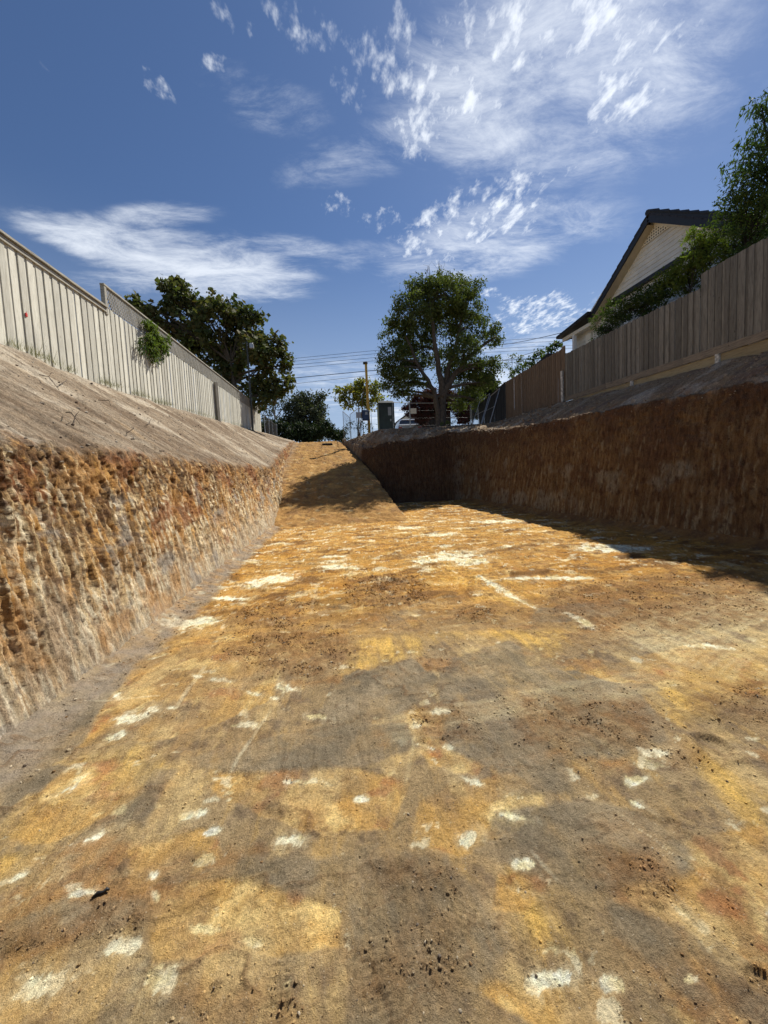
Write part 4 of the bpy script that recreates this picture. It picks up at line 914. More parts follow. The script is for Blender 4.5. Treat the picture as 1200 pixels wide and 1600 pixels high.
# silver car parked on the street, tail towards the pit
a = atY(619, 664, 29); b = atY(656, 664, 29); tp = atY(638, 656, 29.6)[2]
cx_ = (a[0]+b[0])/2; zc_ = tp-1.48; yc0 = 28.2
t = thing('parked_car', 'silver car parked on the street beyond the pit, only its roof showing', 'car', (cx_, yc0+2.2, zc_))
prof = [(0, .38, .95, .86), (.12, .3, 1.0, .90), (.5, .26, 1.03, .91), (1.2, .24, .98, .92), (2.6, .24, .98, .92), (3.3, .24, .96, .91), (4.1, .26, .84, .88), (4.4, .36, .7, .8)]
sec = []
for (y_, zl, zh, hw) in prof:
    sec.append([(cx_+sx*w_, yc0+y_, zc_+z_) for (sx, w_, z_) in ((-1, hw*.9, zl), (-1, hw, zl+.15), (-1, hw*1.0, (zl+zh)/2+.08), (-1, hw*.9, zh), (1, hw*.9, zh), (1, hw, (zl+zh)/2+.08), (1, hw, zl+.15), (1, hw*.9, zl))])
def loft(mb, sec):
    n = len(sec[0]); V = np.array(sec).reshape(-1, 3); F_ = []
    for k in range(len(sec)-1):
        for q in range(n): F_.append((k*n+q, k*n+(q+1) % n, (k+1)*n+(q+1) % n, (k+1)*n+q))
    mb.add(V, F_); mb.f.setdefault(n, []).append(np.array([list(range(n))[::-1], list(range((len(sec)-1)*n, len(sec)*n))])+mb.n-len(V))
mb = MB(); loft(mb, sec); mb.build('body', M['carpaint'], t, smooth=False)
cab = [(.25, 1.0, .72), (.62, 1.38, .62), (1.1, 1.47, .60), (2.0, 1.48, .60), (2.5, 1.42, .60), (3.3, .99, .72)]
mb = MB(); loft(mb, [[(cx_-.80, yc0+y_, zc_+.95), (cx_-w_, yc0+y_, zc_+z_-.05), (cx_+w_, yc0+y_, zc_+z_-.05), (cx_+.80, yc0+y_, zc_+.95)] for (y_, z_, w_) in cab]); mb.build('windows', M['glass'], t)
mb = MB(); loft(mb, [[(cx_-w_-.02, yc0+y_, zc_+z_-.09), (cx_-w_*.82, yc0+y_, zc_+z_-.01), (cx_+w_*.82, yc0+y_, zc_+z_-.01), (cx_+w_+.02, yc0+y_, zc_+z_-.09)] for (y_, z_, w_) in ((.6, 1.40, .62), (.8, 1.46, .62), (1.2, 1.50, .61), (2.0, 1.50, .61), (2.5, 1.45, .61))]); mb.build('roof', M['carpaint'], t)
for sx in (-1, 1):
    mb = MB(); mb.rbox(cx_+sx*.72-.13, cx_+sx*.72+.13, yc0-.02, yc0+.1, zc_+.62, zc_+.80, .02); mb.build('tail_light', M['tail'], t)
    for y_ in (.85, 3.45):
        mb = MB(); mb.tube([(cx_+sx*.70, yc0+y_, zc_+.31), (cx_+sx*.915, yc0+y_, zc_+.31)], .31, 16); wh_ = mb.build('wheel', M['rubber'], t)
        mb = MB(); mb.tube([(cx_+sx*.90, yc0+y_, zc_+.31), (cx_+sx*.922, yc0+y_, zc_+.31)], .19, 12); sub(mb, 'rim', M['galv'], wh_, t)

# distant cottage roof past the car
a = atY(622, 657, 62); b = atY(652, 657, 62); c_ = atY(636, 646, 62)
t = thing('distant_house', 'small gabled house across the street, above the silver car', 'house', (c_[0], 62, 3.8))
mb = MB(); mb.box(a[0]+.3, b[0]-.3, 62.3, 70, 3.6, a[2]+.1); mb.build('wall', M['signgrey'], t)
mb = MB(); 
for (p, q) in (((a[0]-.2, a[2]-.1), (c_[0], c_[2])), ((c_[0], c_[2]), (b[0]+.2, b[2]-.1))):
    mb.add([(p[0], 62, p[1]), (q[0], 62, q[1]), (q[0], 70, q[1]), (p[0], 70, p[1]), (p[0], 62, p[1]-.25), (q[0], 62, q[1]-.25), (q[0], 70, q[1]-.25), (p[0], 70, p[1]-.25)], [(0, 1, 2, 3), (7, 6, 5, 4), (0, 4, 5, 1), (3, 2, 6, 7), (0, 3, 7, 4), (1, 5, 6, 2)])
mb.build('roof', M['tile'], t)
mb = MB(); mb.add([(a[0]+.3, 62.29, a[2]), (b[0]-.3, 62.29, a[2]), (c_[0], 62.29, c_[2]-.3)], [(0, 1, 2)]); mb.build('gable', M['white'], t)
mb = MB(); mb.box(c_[0]-.7, c_[0]+.5, 62.22, 62.295, 5.2, 6.3); wn = mb.build('window', M['glass'], t)

# dark slatted screen behind the mesh
a = atY(641, 640, 33.); b = atY(704, 643, 33.)
t = thing('board_screen', 'dark horizontal board screen behind the big tree trunk', 'screen', ((a[0]+b[0])/2, 33., 3.7))
mb = MB(); z_ = 3.7
while z_ < a[2]: mb.add([(a[0], 32.97, z_), (b[0], 32.97, z_), (b[0], 33.015, z_+.15), (a[0], 33.015, z_+.15), (a[0], 33.0, z_), (b[0], 33.0, z_), (b[0], 33.025, z_+.15), (a[0], 33.025, z_+.15)], [(0, 1, 2, 3), (7, 6, 5, 4), (0, 4, 5, 1), (3, 2, 6, 7), (0, 3, 7, 4), (1, 5, 6, 2)]); z_ += .14
mb.build('boards', M['brick'], t)
mb = MB(); mb.box(a[0]+.01, b[0]-.01, 33.03, 33.055, 3.6, a[2]); mb.build('backing', M['brick'], t)
for x_ in np.linspace(a[0]+.05, b[0]-.05, 4):
    q = MB(); q.box(x_-.045, x_+.045, 33.06, 33.14, 3.6, a[2]+.03); q.build('post', M['brick'], t)

# ------------------------------------------------------------------ house behind the right fence
HX = 10.25; k_ = HX/9.9
def hs(y, z): return y*k_, EYE+(z-EYE)*k_
RA = (11.48, 9.18); EL = (14.35, 7.17); ER = (8.61, 7.17); HL = 9.0    # roof edge (at x 9.9)
ho = thing('weatherboard_house', 'cream weatherboard house with a black barge board gable behind the grey fence', 'house', (HX, 12, 3.7))
def boards(y_at, z0, z1, xw, step=.155):
    mb = MB(); z = z0
    while z < z1-.02:
        zt_ = min(z+step, z1); 
        a0, b0 = y_at(z); a1, b1 = y_at(zt_)
        if b0-a0 < .05: break
        if b1-a1 < .05: a1 = b1 = (a1+b1)/2
        V = [(xw-.022, a0, z), (xw-.022, b0, z), (xw-.004, b1, zt_), (xw-.004, a1, zt_), (xw+.06, a0, z), (xw+.06, b0, z), (xw+.06, b1, zt_), (xw+.06, a1, zt_)]
        mb.add(V, [(0, 3, 2, 1), (4, 5, 6, 7), (0, 1, 5, 4), (3, 7, 6, 2), (0, 4, 7, 3), (1, 2, 6, 5)]); z += step
    return mb
rak = (RA[1]-EL[1])/(EL[0]-RA[0])
zbeam = EYE+(7.17-EYE)*k_
apY, apZ = hs(*RA)
gab = lambda z: (apY-(apZ-.12-z)/rak, apY+(apZ-.12-z)/rak)
boards(gab, zbeam+.10, apZ-.12, HX, .15).build('gable_wall', M['cream'], ho, rigid=False)
boards(lambda z: (8.2, 15.95), 3.7, zbeam-.02, HX+.10, .15).build('wall', M['cream'], ho)
mb = MB(); mb.box(HX-.07, HX+.04, 8.9, 14.95, zbeam-.03, zbeam+.09); mb.build('gable_trim', M['fascia'], ho)
for sgn, E_ in ((1, EL), (-1, ER)):
    # roof slope with thickness; tiles as stepped courses
    L = abs(E_[0]-RA[0]); n = 11; mb = MB()
    for q in range(n):
        y0_ = RA[0]+sgn*L*q/n; y1_ = RA[0]+sgn*L*(q+1.12)/n; z0_ = RA[1]-rak*L*q/n; z1_ = RA[1]-rak*L*(q+1.12)/n+.0
        V = [(9.9, y0_, z0_+.0), (9.9, y1_, z1_+.035), (19, y1_, z1_+.035), (19, y0_, z0_), (9.9, y0_, z0_-.05), (9.9, y1_, z1_-.02), (19, y1_, z1_-.02), (19, y0_, z0_-.05)]
        mb.add(V, [(0, 1, 2, 3), (7, 6, 5, 4), (0, 4, 5, 1), (3, 2, 6, 7), (0, 3, 7, 4), (1, 5, 6, 2)])
    rf = mb.build('roof', M['tile'], ho)
    mb = MB(); mb.beam((9.93, RA[0]+sgn*.01, RA[1]-.15), (9.93, E_[0]+sgn*.05, E_[1]-.13), .045, .19); mb.build('barge_board', M['fascia'], ho)
    mb = MB(); mb.beam((10.10, RA[0]+sgn*.08, RA[1]-.29), (10.10, E_[0], E_[1]-.22), .30, .02); mb.build('soffit', M['soffit'], ho)
    mb = MB(); mb.beam((HX-.05, apY+sgn*.02, apZ-.33), (HX-.05, hs(*E_)[0]-sgn*.1, zbeam+.0), .04, .13); mb.build('rake_trim', M['creamtrim'], ho)
mb = MB()
for q in range(26): x_ = 9.88+q*.34; mb.tube([(x_, RA[0], RA[1]+.02), (x_+.36, RA[0], RA[1]+.05)], [.085, .10], 7)
mb.build('ridge_caps', M['tile'], ho)
# lattice vent under the apex
za, zt2 = apZ-.95, apZ-.30
mb = MB(); a_, b_ = gab(za+.2); c0, c1 = gab(zt2+.1); mb.add([(HX-.030, a_, za), (HX-.030, b_, za), (HX-.030, c1, zt2), (HX-.030, c0, zt2)], [(0, 3, 2, 1)]); gv_ = mb.build('gable_vent', M['fascia'], ho)
mb = MB(); zv = za
while zv < zt2: a_, b_ = gab(zv+.2); mb.box(HX-.040, HX-.034, a_, b_, zv, zv+.04); zv += .085
a_, b_ = gab(za+.2); yv = a_
while yv < b_: 
    hh_ = min(zt2, apZ-.2-rak*abs(yv+.02-apY)); mb.box(HX-.046, HX-.0405, yv, yv+.045, za, max(hh_, za+.05)); yv += .088
sub(mb, 'lattice', M['creamtrim'], gv_, ho)
# side verandah with low roof, white post
mb = MB(); mb.add([(9.75, 14.2, 7.33), (9.75, 16.35, 7.12), (19, 16.35, 7.12), (19, 14.2, 7.33), (9.75, 14.2, 7.22), (9.75, 16.35, 7.01), (19, 16.35, 7.01), (19, 14.2, 7.22)], [(0, 1, 2, 3), (7, 6, 5, 4), (0, 4, 5, 1), (3, 2, 6, 7), (0, 3, 7, 4), (1, 5, 6, 2)])
mb.build('verandah_roof', M['fascia'], ho)
mb = MB(); mb.box(9.95, 10.05, 14.3, 16.2, 6.86, 6.99); mb.build('verandah_beam', M['creamtrim'], ho)
mb = MB(); mb.box(9.94, 10.06, 15.35, 15.47, 3.7, 6.86); mb.build('verandah_post', M['white'], ho)
mb = MB(); mb.rbox(HX+.0, HX+.075, 14.75, 15.05, 6.35, 6.75, .01); mb.build('meter_box', M['creamtrim'], ho)
# neighbour carport roof glimpsed past the post
t = thing('carport', 'dark carport roof glimpsed between the white verandah post and the brown fence', 'carport', (11, 18, 3.7))
mb = MB(); mb.add([(9.6, 16.8, 6.55), (9.6, 19.2, 6.15), (15, 19.2, 6.15), (15, 16.8, 6.55), (9.6, 16.8, 6.4), (9.6, 19.2, 6.0), (15, 19.2, 6.0), (15, 16.8, 6.4)], [(0, 1, 2, 3), (7, 6, 5, 4), (0, 4, 5, 1), (3, 2, 6, 7), (0, 3, 7, 4), (1, 5, 6, 2)])
mb.build('roof', M['tile'], t)
for (x_, y_) in ((9.75, 17), (9.75, 19), (14.8, 17), (14.8, 19)):
    mb = MB(); mb.box(x_-.05, x_+.05, y_-.05, y_+.05, 3.6, 6.0); mb.build('post', M['steel'], t)

# ------------------------------------------------------------------ vegetation
def leaves(mesh_name, C, n, spread, size, mat, parent, root_o, droop=.3, aspect=.5, up=.35):
    """C: twig points (k,3); n leaves round each"""
    k = len(C); N_ = k*n
    P = np.repeat(C, n, 0)+rng.normal(size=(N_, 3))*spread*np.array([1, 1, .75])
    d = rng.normal(size=(N_, 3)); d[:, 2] -= droop*1.5; d /= np.linalg.norm(d, axis=1)[:, None]
    nn__ = rng.normal(size=(N_, 3)); nn__[:, 2] += up*3; w_ = np.cross(d, nn__); w_ /= np.linalg.norm(w_, axis=1)[:, None]+1e-9
    L = size*rng.uniform(.45, 1.5, N_)[:, None]; W_ = L*aspect*.5; nrm = np.cross(w_, d)
    V = np.stack([P, P+d*L*.45+w_*W_+nrm*L*.08, P+d*L, P+d*L*.45-w_*W_+nrm*L*.08], 1).reshape(-1, 3)
    V[:, 2] += S*V[:, 1]
    F_ = np.arange(N_*4).reshape(-1, 4)
    r_ = np.clip(np.repeat(rng.uniform(0, 1, k), n)*.45+rng.uniform(0, 1, N_)*.55, 0, 1)
    o = np.array(root_o, float); o[2] += S*o[1]
    return link(mesh_name, V, F_, mat, parent, o, rnd=np.repeat(r_, 4))
def lobe_twigs(lobes, per):
    out = []; own = []
    for q, (c, r_) in enumerate(lobes):
        n = max(4, int(per*r_**2)); u = rng.normal(size=(n, 3)); u /= np.linalg.norm(u, axis=1)[:, None]
        rad = r_*rng.uniform(.15, 1., n)**.45*(1+.22*fbm(u[:, 0]*2.5+q*3, u[:, 1]*2.5+u[:, 2]*2, 3))
        out.append(c+u*rad[:, None]*np.array([1, 1, .85])); own += [q]*n
    return np.concatenate(out), np.array(own)
def tree(name, label, cat, base, lobes, per, nl, spread, size, leaf, brk, trunk_r, forks=None, group=None, fork_h=.35, aspect=.5, twigr=.012, droop=.3, stems=None, tw_every=2):
    base = np.array(base, float); t = thing(name, label, cat, tuple(base), group)
    T, own = lobe_twigs(lobes, per)
    leaves('crown', T, nl, spread, size, leaf, t, base, droop, aspect)
    mb = MB(); top = np.mean([c for c, r_ in lobes], 0)
    if stems is None: stems = [[base-(0, 0, .3), base+(top-base)*np.array([.15, .15, fork_h])*1., base+(top-base)*np.array([.6, .6, .75])]]
    SP = []
    for si, st in enumerate(stems):
        st = np.array(st); n = 16; tt = np.linspace(0, len(st)-1, n); pt = np.stack([np.interp(tt, range(len(st)), st[:, a]) for a in range(3)], 1)
        for _ in range(3): pt[1:-1] = (pt[:-2]+2*pt[1:-1]+pt[2:])/4
        pt[1:-1] += rng.normal(size=(n-2, 3))*trunk_r*.12
        rr_ = trunk_r*(1 if si == 0 else .75)*np.linspace(1, .28, n); rr_[0] *= 1.35; mb.tube(pt, rr_, 9); SP.append((pt, rr_))
    allp = np.concatenate([p[0][5:] for p in SP]); allr = np.concatenate([p[1][5:] for p in SP])
    for q, (c, r_) in enumerate(lobes):
        dd = np.linalg.norm(allp-c, axis=1)+1.2*np.maximum(0, allp[:, 2]-c[2]+.4*r_)
        a_ = int(np.argmin(dd)); s0 = allp[a_]; mid = (s0+c)/2+rng.normal(size=3)*.12*r_+np.array([0, 0, .12*np.linalg.norm(c-s0)])
        u = np.linspace(0, 1, 8)[:, None]; pt = (1-u)**2*s0+2*u*(1-u)*mid+u*u*c; r0 = min(allr[a_]*.75, trunk_r*.45)
        mb.tube(pt, np.linspace(r0, twigr*1.4, 8), 6, cap=False)
        for g_ in T[own == q][::tw_every]:
            s1 = pt[rng.integers(3, 8)]; m2 = (s1+g_)/2+rng.normal(size=3)*.07*r_
            mb.tube([s1, m2, g_], [twigr*1.2, twigr*.9, twigr*.4], 4, cap=False)
    mb.build('trunk', brk, t, smooth=True)
    return t
def LY(px, py, rp, Y, dy=0.): c = atY(px, py, Y+dy); return (c, rp*(Y+dy)/FOC)
def LX(px, py, rp, X): c = atX(px, py, X); return (c, rp*np.linalg.norm(c[:2])/FOC/1.15)
Y = 21.6
lob = [LY(668, 470, 36, Y, .5), LY(700, 462, 36, Y, -.5), LY(728, 476, 30, Y), LY(642, 490, 34, Y, -.6), LY(626, 522, 30, Y, .6), LY(617, 560, 26, Y), LY(612, 592, 20, Y, .5), LY(640, 596, 24, Y, -.8), LY(690, 505, 36, Y, 1.2), LY(732, 512, 30, Y, .8),
       LY(768, 522, 18, Y), LY(722, 545, 28, Y, -1), LY(752, 575, 24, Y, .4), LY(735, 602, 24, Y, 1.), LY(764, 598, 15, Y), LY(655, 545, 32, Y, 1.4), LY(742, 452, 16, Y), LY(645, 452, 14, Y), LY(668, 440, 12, Y), LY(605, 575, 14, Y), LY(700, 560, 26, Y, 1.8), LY(715, 628, 16, Y, 1.5), LY(625, 612, 12, Y), LY(690, 440, 14, Y, .5), LY(720, 447, 14, Y, .2), LY(612, 500, 12, Y), LY(780, 530, 8, Y), LY(645, 575, 22, Y, .8), LY(705, 590, 20, Y, 1.6), LY(772, 572, 15, Y, .4), LY(630, 618, 10, Y, .3), LY(752, 628, 14, Y, 1.), LY(600, 600, 9, Y), LY(735, 575, 22, Y, 1.2)]
tb = atY(691, 664, Y); tb[2] = 3.74
st = [[tb-(0, 0, .2), atY(692, 620, Y), atY(688, 590, Y), atY(678, 530, Y), atY(672, 480, Y)], [tb-(.1, 0, .2), atY(684, 632, Y-.1), atY(672, 598, Y-.2), atY(650, 565, Y-.3), atY(632, 520, Y)],
      [tb+(0, 0, 1.4), atY(700, 580, Y+.3), atY(715, 530, Y+.3), atY(722, 480, Y)], [tb+(0, 0, 1.8), atY(712, 580, Y), atY(745, 545, Y), atY(775, 526, Y)]]
bt = tree('street_tree', 'big dark leafy tree with a forked trunk on the far edge of the pit', 'tree', tb, lob, 44, 50, .16, .135, M['leaf_main'], M['bark'], .25, stems=st, twigr=.016)
for px, py, h_ in ((665, 440, 22), (672, 445, 30), (688, 438, 30), (693, 440, 22), (705, 442, 18), (650, 452, 16), (640, 462, 14), (617, 478, 12), (720, 448, 14), (628, 470, 14)):
    mb = MB(); a = atY(px, py, Y); b = atY(px+random.uniform(-4, 5), py-h_, Y); m_ = (a+b)/2
    mb.tube([a, m_, b], [.022, .014, .005], 4, cap=False)
    for _ in range(5):
        f_ = random.uniform(.3, .9); s_ = a+(b-a)*f_; mb.tube([s_, s_+rng.normal(size=3)*.12+(0, 0, .15), s_+rng.normal(size=3)*.2+(0, 0, .3)], [.009, .006, .003], 3, cap=False)
    mb.build('dead_branch', M['bark'], bt)
Y = 24.
lob = [LY(268, 462, 22, Y), LY(290, 486, 32, Y, .5), (LY(245, 500, 28, Y)), LY(212, 470, 9, Y), LY(222, 488, 12, Y), LY(335, 500, 32, Y, -.6), LY(315, 480, 18, Y), LY(360, 490, 22, Y, .5), LY(388, 512, 24, Y, .4), LY(400, 545, 30, Y, -.8), LY(382, 492, 14, Y), LY(430, 540, 22, Y), LY(450, 548, 11, Y), LY(448, 572, 13, Y),
       LY(440, 598, 16, Y, .6), LY(415, 585, 26, Y, .6), LY(370, 555, 34, Y, 1), LY(320, 545, 34, Y, 1.), LY(285, 530, 26, Y, 1.), LY(400, 620, 22, Y), LY(355, 590, 26, Y, .5), LY(425, 615, 14, Y), LY(278, 445, 11, Y), LY(404, 495, 8, Y)]
tb = np.array([atY(375, 650, Y)[0], Y, 4.0])
pt_ = tree('plane_tree', 'broad tree with bronze tinged leaves behind the pale left fence', 'tree', tb, lob, 20, 34, .19, .24, M['leaf_plane'], M['bark'], .28, twigr=.02, aspect=.85)
a = atY(335, 480, Y); b = atY(331, 455, Y); mb = MB(); mb.tube([a, (a+b)/2+(.03, 0, 0), b], [.02, .012, .008], 5, cap=False); mb.build('bare_shoot', M['bark'], pt_)
leaves('shoot_leaves', np.array([b]), 22, .09, .2, M['leaf_plane'], pt_, tb, 0, .8)
# far trees
Y = 46.
lob = [LY(432, 622, 13, Y), LY(420, 640, 14, Y), LY(438, 648, 12, Y), LY(448, 632, 10, Y), LY(425, 612, 8, Y), LY(412, 655, 10, Y)]
tb = np.array([atY(430, 690, Y)[0], Y, 3.6]); tree('gum_tree', 'thin grey green gum tree with pale limbs between the left fence and the dark trees', 'tree', tb, lob, 5, 30, .35, .34, M['leaf_euc'], M['bark_pale'], .28, twigr=.04, aspect=.3)
lob = [LY(468, 668, 20, Y), LY(492, 674, 16, Y), LY(472, 628, 17, Y), LY(490, 630, 15, Y, 1), LY(460, 640, 15, Y), LY(478, 650, 22, Y, -1), LY(500, 645, 13, Y), LY(503, 618, 8, Y), LY(500, 662, 14, Y), LY(455, 660, 15, Y)]
tb = np.array([atY(478, 690, Y)[0], Y, 3.6]); tree('broadleaf_tree', 'rounded grey green tree at the head of the ramp', 'tree', tb, lob, 13, 50, .3, .32, M['leaf_euc'], M['bark_dark'], .35, twigr=.035)
for k, (l_, L_) in enumerate((('dark low shrub at the ramp head under the gum tree', [(430, 668, 15), (413, 672, 13), (445, 674, 14), (425, 684, 10)]), ('dark shrub at the ramp head under the rounded tree', [(468, 674, 15), (488, 676, 15), (458, 680, 10), (478, 686, 10)]), ('smallest dark shrub, beside the leftmost mesh panel', [(508, 674, 12), (522, 678, 12), (512, 666, 8), (532, 682, 9)]))):
    lob = [LY(*q, 40., random.uniform(-.6, .6)) for q in L_]; tb = lob[0][0].copy(); tb[2] = 3.7
    tree('shrub', l_, 'shrub', tb, lob, 34, 50, .22, .24, M['leaf_dark'], M['bark_dark'], .09, group='dark shrubs at the head of the ramp', twigr=.02)
Y = 31.
lob = [LY(548, 612, 12, Y), LY(560, 604, 13, Y, .5), LY(575, 612, 12, Y), LY(585, 605, 10, Y), LY(535, 620, 9, Y), LY(590, 622, 9, Y), LY(560, 624, 12, Y, -.4), LY(528, 610, 5, Y), LY(545, 632, 8, Y), LY(575, 634, 9, Y), LY(568, 594, 7, Y)]
tb = np.array([atY(560, 680, Y)[0], Y, 3.7]); tree('young_tree', 'light yellow green young tree behind the yellow pole', 'tree', tb, lob, 40, 24, .15, .20, M['leaf_lime'], M['bark'], .09, twigr=.012, aspect=.7)
lob = [LY(545, 668, 9, 30.), LY(562, 664, 9, 30.), LY(580, 668, 9, 30.)]
tb = np.array([lob[1][0][0], 30., 3.7]); tree('shrub', 'small green shrub under the young tree behind mesh panels', 'shrub', tb, lob, 20, 20, .16, .15, M['leaf_shrub'], M['bark_dark'], .04, twigr=.01)
Y = 26.9
lob = [LY(655, 630, 18, Y), LY(672, 622, 18, Y), LY(700, 626, 19, Y, .6), LY(720, 638, 14, Y), LY(640, 642, 11, Y), LY(685, 638, 18, Y, .8), LY(724, 652, 12, Y), LY(660, 650, 15, Y, .8)]
tb = np.array([lob[1][0][0], Y, 3.7]); tree('red_leaved_shrub', 'dark red leaved shrub behind the mesh fence and tree trunk', 'shrub', tb, lob, 110, 60, .10, .12, M['leaf_red'], M['bark_dark'], .08, twigr=.01)
Y = 27.5
lob = [LY(732, 618, 17, Y), LY(750, 612, 19, Y), LY(742, 640, 18, Y), LY(765, 606, 16, Y), LY(728, 648, 12, Y), LY(758, 594, 15, Y), LY(775, 620, 14, Y), LY(765, 640, 14, Y)]
tb = np.array([lob[0][0][0], Y, 3.7]); tree('garden_tree', 'dense green small tree right of the red leaved shrub', 'tree', tb, lob, 70, 50, .13, .15, M['leaf_dark'], M['bark_dark'], .08, twigr=.01)
lob = [LY(700, 661, 4, 20.4), LY(708, 662, 3, 20.4), LY(691, 663, 2.5, 20.4)]; tb = lob[0][0].copy(); tb[2] = 3.7
tree('weed_clump', 'pale green weed clump at the foot of the big tree', 'weed', tb, lob, 300, 14, .05, .09, M['leaf_bright'], M['twig'], .01, twigr=.004, aspect=.25, droop=-.5)
# behind the right fences
def shrubX(name, label, L_, X, per, nl, sp, sz, leaf, group=None, aspect=.35, droop=.2, tr=.035):
    lob = [LX(a, b, r_, X+random.uniform(-.15, .3)) for a, b, r_ in L_]; tb = np.mean([c for c, r_ in lob], 0); tb[2] = 3.7
    return tree(name, label, 'tree' if 'tree' in name else 'shrub', tb, lob, per, nl, sp, sz, leaf, M['bark_dark'], tr, group=group, aspect=aspect, droop=droop, twigr=.006)
shrubX('shrub', 'dark feathery shrub against the gable, behind the lowest part of the grey fence', [(948, 502, 22), (965, 488, 24), (990, 478, 28), (1012, 468, 26), (1032, 460, 22), (940, 520, 14)], 9.1, 150, 30, .06, .085, M['leaf_shrub'])
shrubX('shrub', 'yellow green feathery shrub spilling over the fence in front of the gable', [(1050, 432, 20), (1072, 418, 22), (1090, 400, 22), (1100, 378, 18), (1048, 442, 16), (1078, 445, 20), (1120, 400, 22), (1085, 368, 12)], 9.1, 190, 28, .055, .085, M['leaf_bright'])
shrubX('cypress_tree', 'dense dark bushy tree at the right edge in front of the roof', [(1145, 330, 26), (1170, 320, 34), (1150, 360, 36), (1185, 350, 34), (1130, 385, 22), (1165, 295, 22), (1195, 300, 30), (1210, 340, 40), (1160, 390, 30), (1200, 385, 30), (1140, 300, 12), (1190, 275, 18)], 9.25, 85, 28, .075, .085, M['leaf_shrub'], tr=.07)
shrubX('feathery_tree', 'tall tree with light drooping feathery leaves at the top right', [(1195, 185, 22), (1180, 215, 22), (1160, 245, 22), (1150, 268, 16), (1195, 245, 26), (1215, 200, 34), (1175, 275, 20), (1165, 225, 10), (1230, 250, 40), (1190, 165, 10), (1260, 170, 45), (1300, 200, 60), (1330, 120, 60), (1280, 90, 40)], 9.35, 26, 38, .10, .12, M['leaf_jac'], aspect=.28, droop=.9, tr=.08)
shrubX('small_tree', 'small broad leaved tree showing above the brown fence', [(858, 548, 9), (842, 556, 11), (828, 566, 12), (812, 576, 10), (800, 582, 8), (866, 542, 7)], 10.2, 60, 26, .09, .13, M['leaf_shrub'], aspect=.6)
shrubX('small_tree', 'sparse thin topped tree left of the one above the brown fence', [(800, 558, 6), (793, 567, 6), (808, 566, 7), (797, 576, 6), (812, 560, 4)], 11.5, 34, 16, .09, .12, M['leaf_main'], aspect=.5)
# vine hanging on the lattice
vt = thing('climbing_vine', 'green vine tumbling over the lattice of the pale fence', 'vine', (-4.86, 11.6, 5.5))
VC = []
for px, py, rp, n in ((236, 512, 5, 20), (243, 522, 9, 60), (236, 535, 10, 60), (252, 535, 7, 40), (240, 548, 8, 36), (258, 545, 5, 20), (262, 530, 3, 8), (228, 505, 4, 10)):
    c = atX(px, py, -4.84); r_ = rp*c[1]/FOC; VC.append(c+rng.normal(size=(n, 3))*np.array([.03, r_*.5, r_*.75]))
VC = np.concatenate(VC); leaves('leaves', VC, 13, .03, .075, M['leaf_bright'], vt, (-4.86, 11.6, 5.5), .9, .4)
mb = MB(); dn = []
for px, y0_, y1_ in ((222, 528, 552), (217, 530, 548), (228, 535, 556), (246, 545, 568), (253, 548, 562), (261, 545, 556), (238, 548, 566)):
    a = atX(px, y0_, -4.84); b = atX(px+1, y1_, -4.84); mb.tube([atX(238, 515, -4.86), a, b], [.006, .005, .003], 4, cap=False); dn += [a+(b-a)*f_ for f_ in np.linspace(0, 1, 9)]
mb.build('stem', M['twig'], vt); leaves('hanging_leaves', np.array(dn), 7, .022, .07, M['leaf_shrub'], vt, (-4.86, 11.6, 5.5), 1., .35)
# weeds along the foot of the left fence
C_ = []; 
for yv in np.concatenate([rng.uniform(6.6, 12.5, 260), rng.uniform(12.5, 24, 160)]):
    if fbm(np.array([yv*.9]), np.array([3.]), 3)[0] > -.12: C_.append((-4.88+rng.normal()*.06, yv, zb_l(yv)+.05))
C_ = np.array(C_); n = len(C_)*5; P = np.repeat(C_, 5, 0)+rng.normal(size=(n, 3))*np.array([.03, .05, .01])
hgt = rng.uniform(.05, .26, n)*np.repeat(rng.uniform(.3, 1.2, len(C_)), 5); tilt = rng.normal(size=(n, 2))*.35
tp_ = P+np.stack([tilt[:, 0]*hgt, tilt[:, 1]*hgt, hgt], 1); V = np.stack([P-(0, .004, 0), P+(0, .004, 0), tp_], 1).reshape(-1, 3)
tag(link('fence_foot_weeds', shear(V), np.arange(n*3).reshape(-1, 3), M['grass'], rnd=np.repeat(rng.uniform(0, 1, n), 3)), kind='stuff')

# twigs and roots poking from the left bank
tw = [(88, 605, 100, 595), (150, 628, 168, 640), (100, 650, 118, 668), (108, 668, 112, 655), (195, 680, 200, 672), (60, 590, 85, 612), (225, 665, 232, 655)]
def bank_pt(px, py):   # nearest bank vertex along a sight line
    Q_ = PL[60:1200:2, 150:330:2].reshape(-1, 3).copy(); Q_[:, 2] += S*Q_[:, 1]-EYE; d = ray(px, py); d = d/np.linalg.norm(d)
    t_ = Q_@d; e = np.linalg.norm(Q_-t_[:, None]*d, axis=1); k = np.argmin(e); q = Q_[k].copy(); q[2] -= S*q[1]-EYE; return q
tl = ['longest dry root on the upper left bank', 'dry root lying across the middle of the left bank', 'curled dry root low on the left bank', 'short dry root sticking up low on the left bank', 'tiny dry stick farther along the left bank', 'thin root near the fence at the left edge', 'small dry stick on the bank right of the others']
for k, (a0, b0, a1, b1) in enumerate(tw):
    a = bank_pt(a0, b0)+(.03, 0, .03); b = bank_pt(a1, b1)+(.05, 0, .04); m_ = (a+b)/2+rng.normal(size=3)*.04+(.02, 0, .02); mb = MB(); mb.tube([a, m_, b], [.006, .005, .0025], 5)
    mb.tube([m_, m_+rng.normal(size=3)*.07+(.02, 0, .03)], [.004, .002], 4)
    tag(mb.build('dry_root', M['twig'], origin=tuple(a)), tl[k], 'root', 'roots and sticks on the left bank')
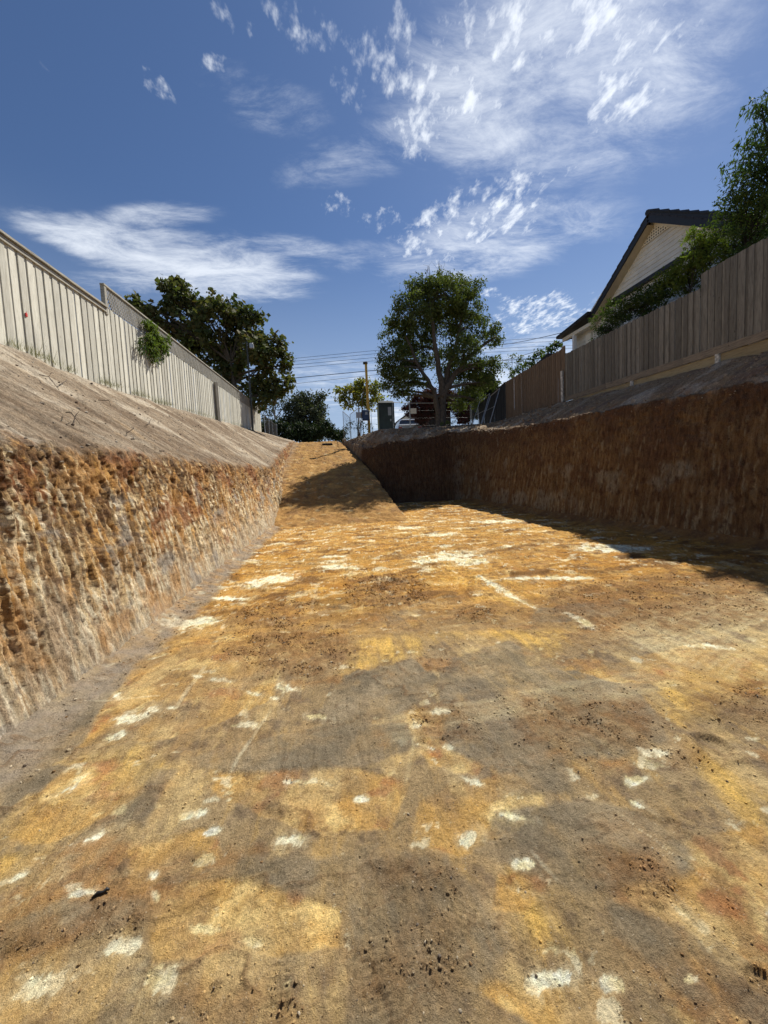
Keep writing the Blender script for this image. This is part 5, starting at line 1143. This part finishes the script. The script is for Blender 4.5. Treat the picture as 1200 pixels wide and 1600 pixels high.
# stick, lath and brick on the pit floor
x_, y_ = floor_at(157, 1402); h_ = float(floor_h(np.array([x_]), np.array([y_]))[0]); mb = MB()
mb.tube([(x_-.025, y_-.010, h_+.004), (x_-.01, y_+.002, h_+.008), (x_+.008, y_+.004, h_+.006), (x_+.016, y_+.014, h_+.007), (x_+.027, y_+.012, h_+.004)], [.003, .007, .005, .007, .003], 7)
tag(mb.build('charred_stick', M['black'], origin=(x_, y_, h_), smooth=True), 'short black charred stick on the pit floor at lower left', 'stick')
a = atY(512, 692, 24.8); zr = float(rampz(24.8)); mb = MB(); mb.rbox(a[0]-.35, a[0]+.3, 24.7, 24.95, zr+.0, zr+.14, .03); 
tag(mb.build('rusty_block', M['brick'], origin=(a[0], 24.8, zr)), 'small dark red block lying near the top of the ramp', 'block')

# ------------------------------------------------------------------ overhead cables
WL = [((460, 560), (593, 547), 'topmost'), ((460, 564.5), (593, 552), 'second from top'), ((460, 570), (593, 558), 'third from top'), ((460, 575), (593, 563), 'fourth from top'), ((460, 590.6), (593, 578), 'thick fifth'), ((462, 599.5), (593, 585), 'lowest')]
for k, (p, q, nm) in enumerate(WL):
    Yw = 40.; a = atY(*p, Yw); b = atY(*q, Yw); d = (b-a)/(b[0]-a[0]); P = []
    for x_ in np.linspace(-24, 30, 28): v = a+d*(x_-a[0]); v[2] -= .0035*(x_-4)**2*.35 if x_ > 4 else 0; P.append(v)
    mb = MB(); mb.tube(P, .017 if k != 4 else .032, 5); tag(mb.build('power_line', M['wire'], origin=(0, Yw, P[9][2])), f'{nm} of the parallel overhead cables crossing the street', 'power line', 'overhead cables along the street')
for p0, p1, l_ in ((atY(735, 541, 40.), np.array([9.95, 16.1, 7.22]), 'service cable running from the street up to the house eave'), (atY(760, 566, 40.), np.array([9.95, 15.4, 6.75]), 'lower service cable running towards the verandah post')):
    u = np.linspace(0, 1, 16)[:, None]; P = p0*(1-u)+p1*u; P[:, 2] -= (.9*u*(1-u))[:, 0]
    mb = MB(); mb.tube(P, .014, 5); tag(mb.build('service_cable', M['wire'], origin=tuple(p1)), l_, 'cable', 'house service cables')
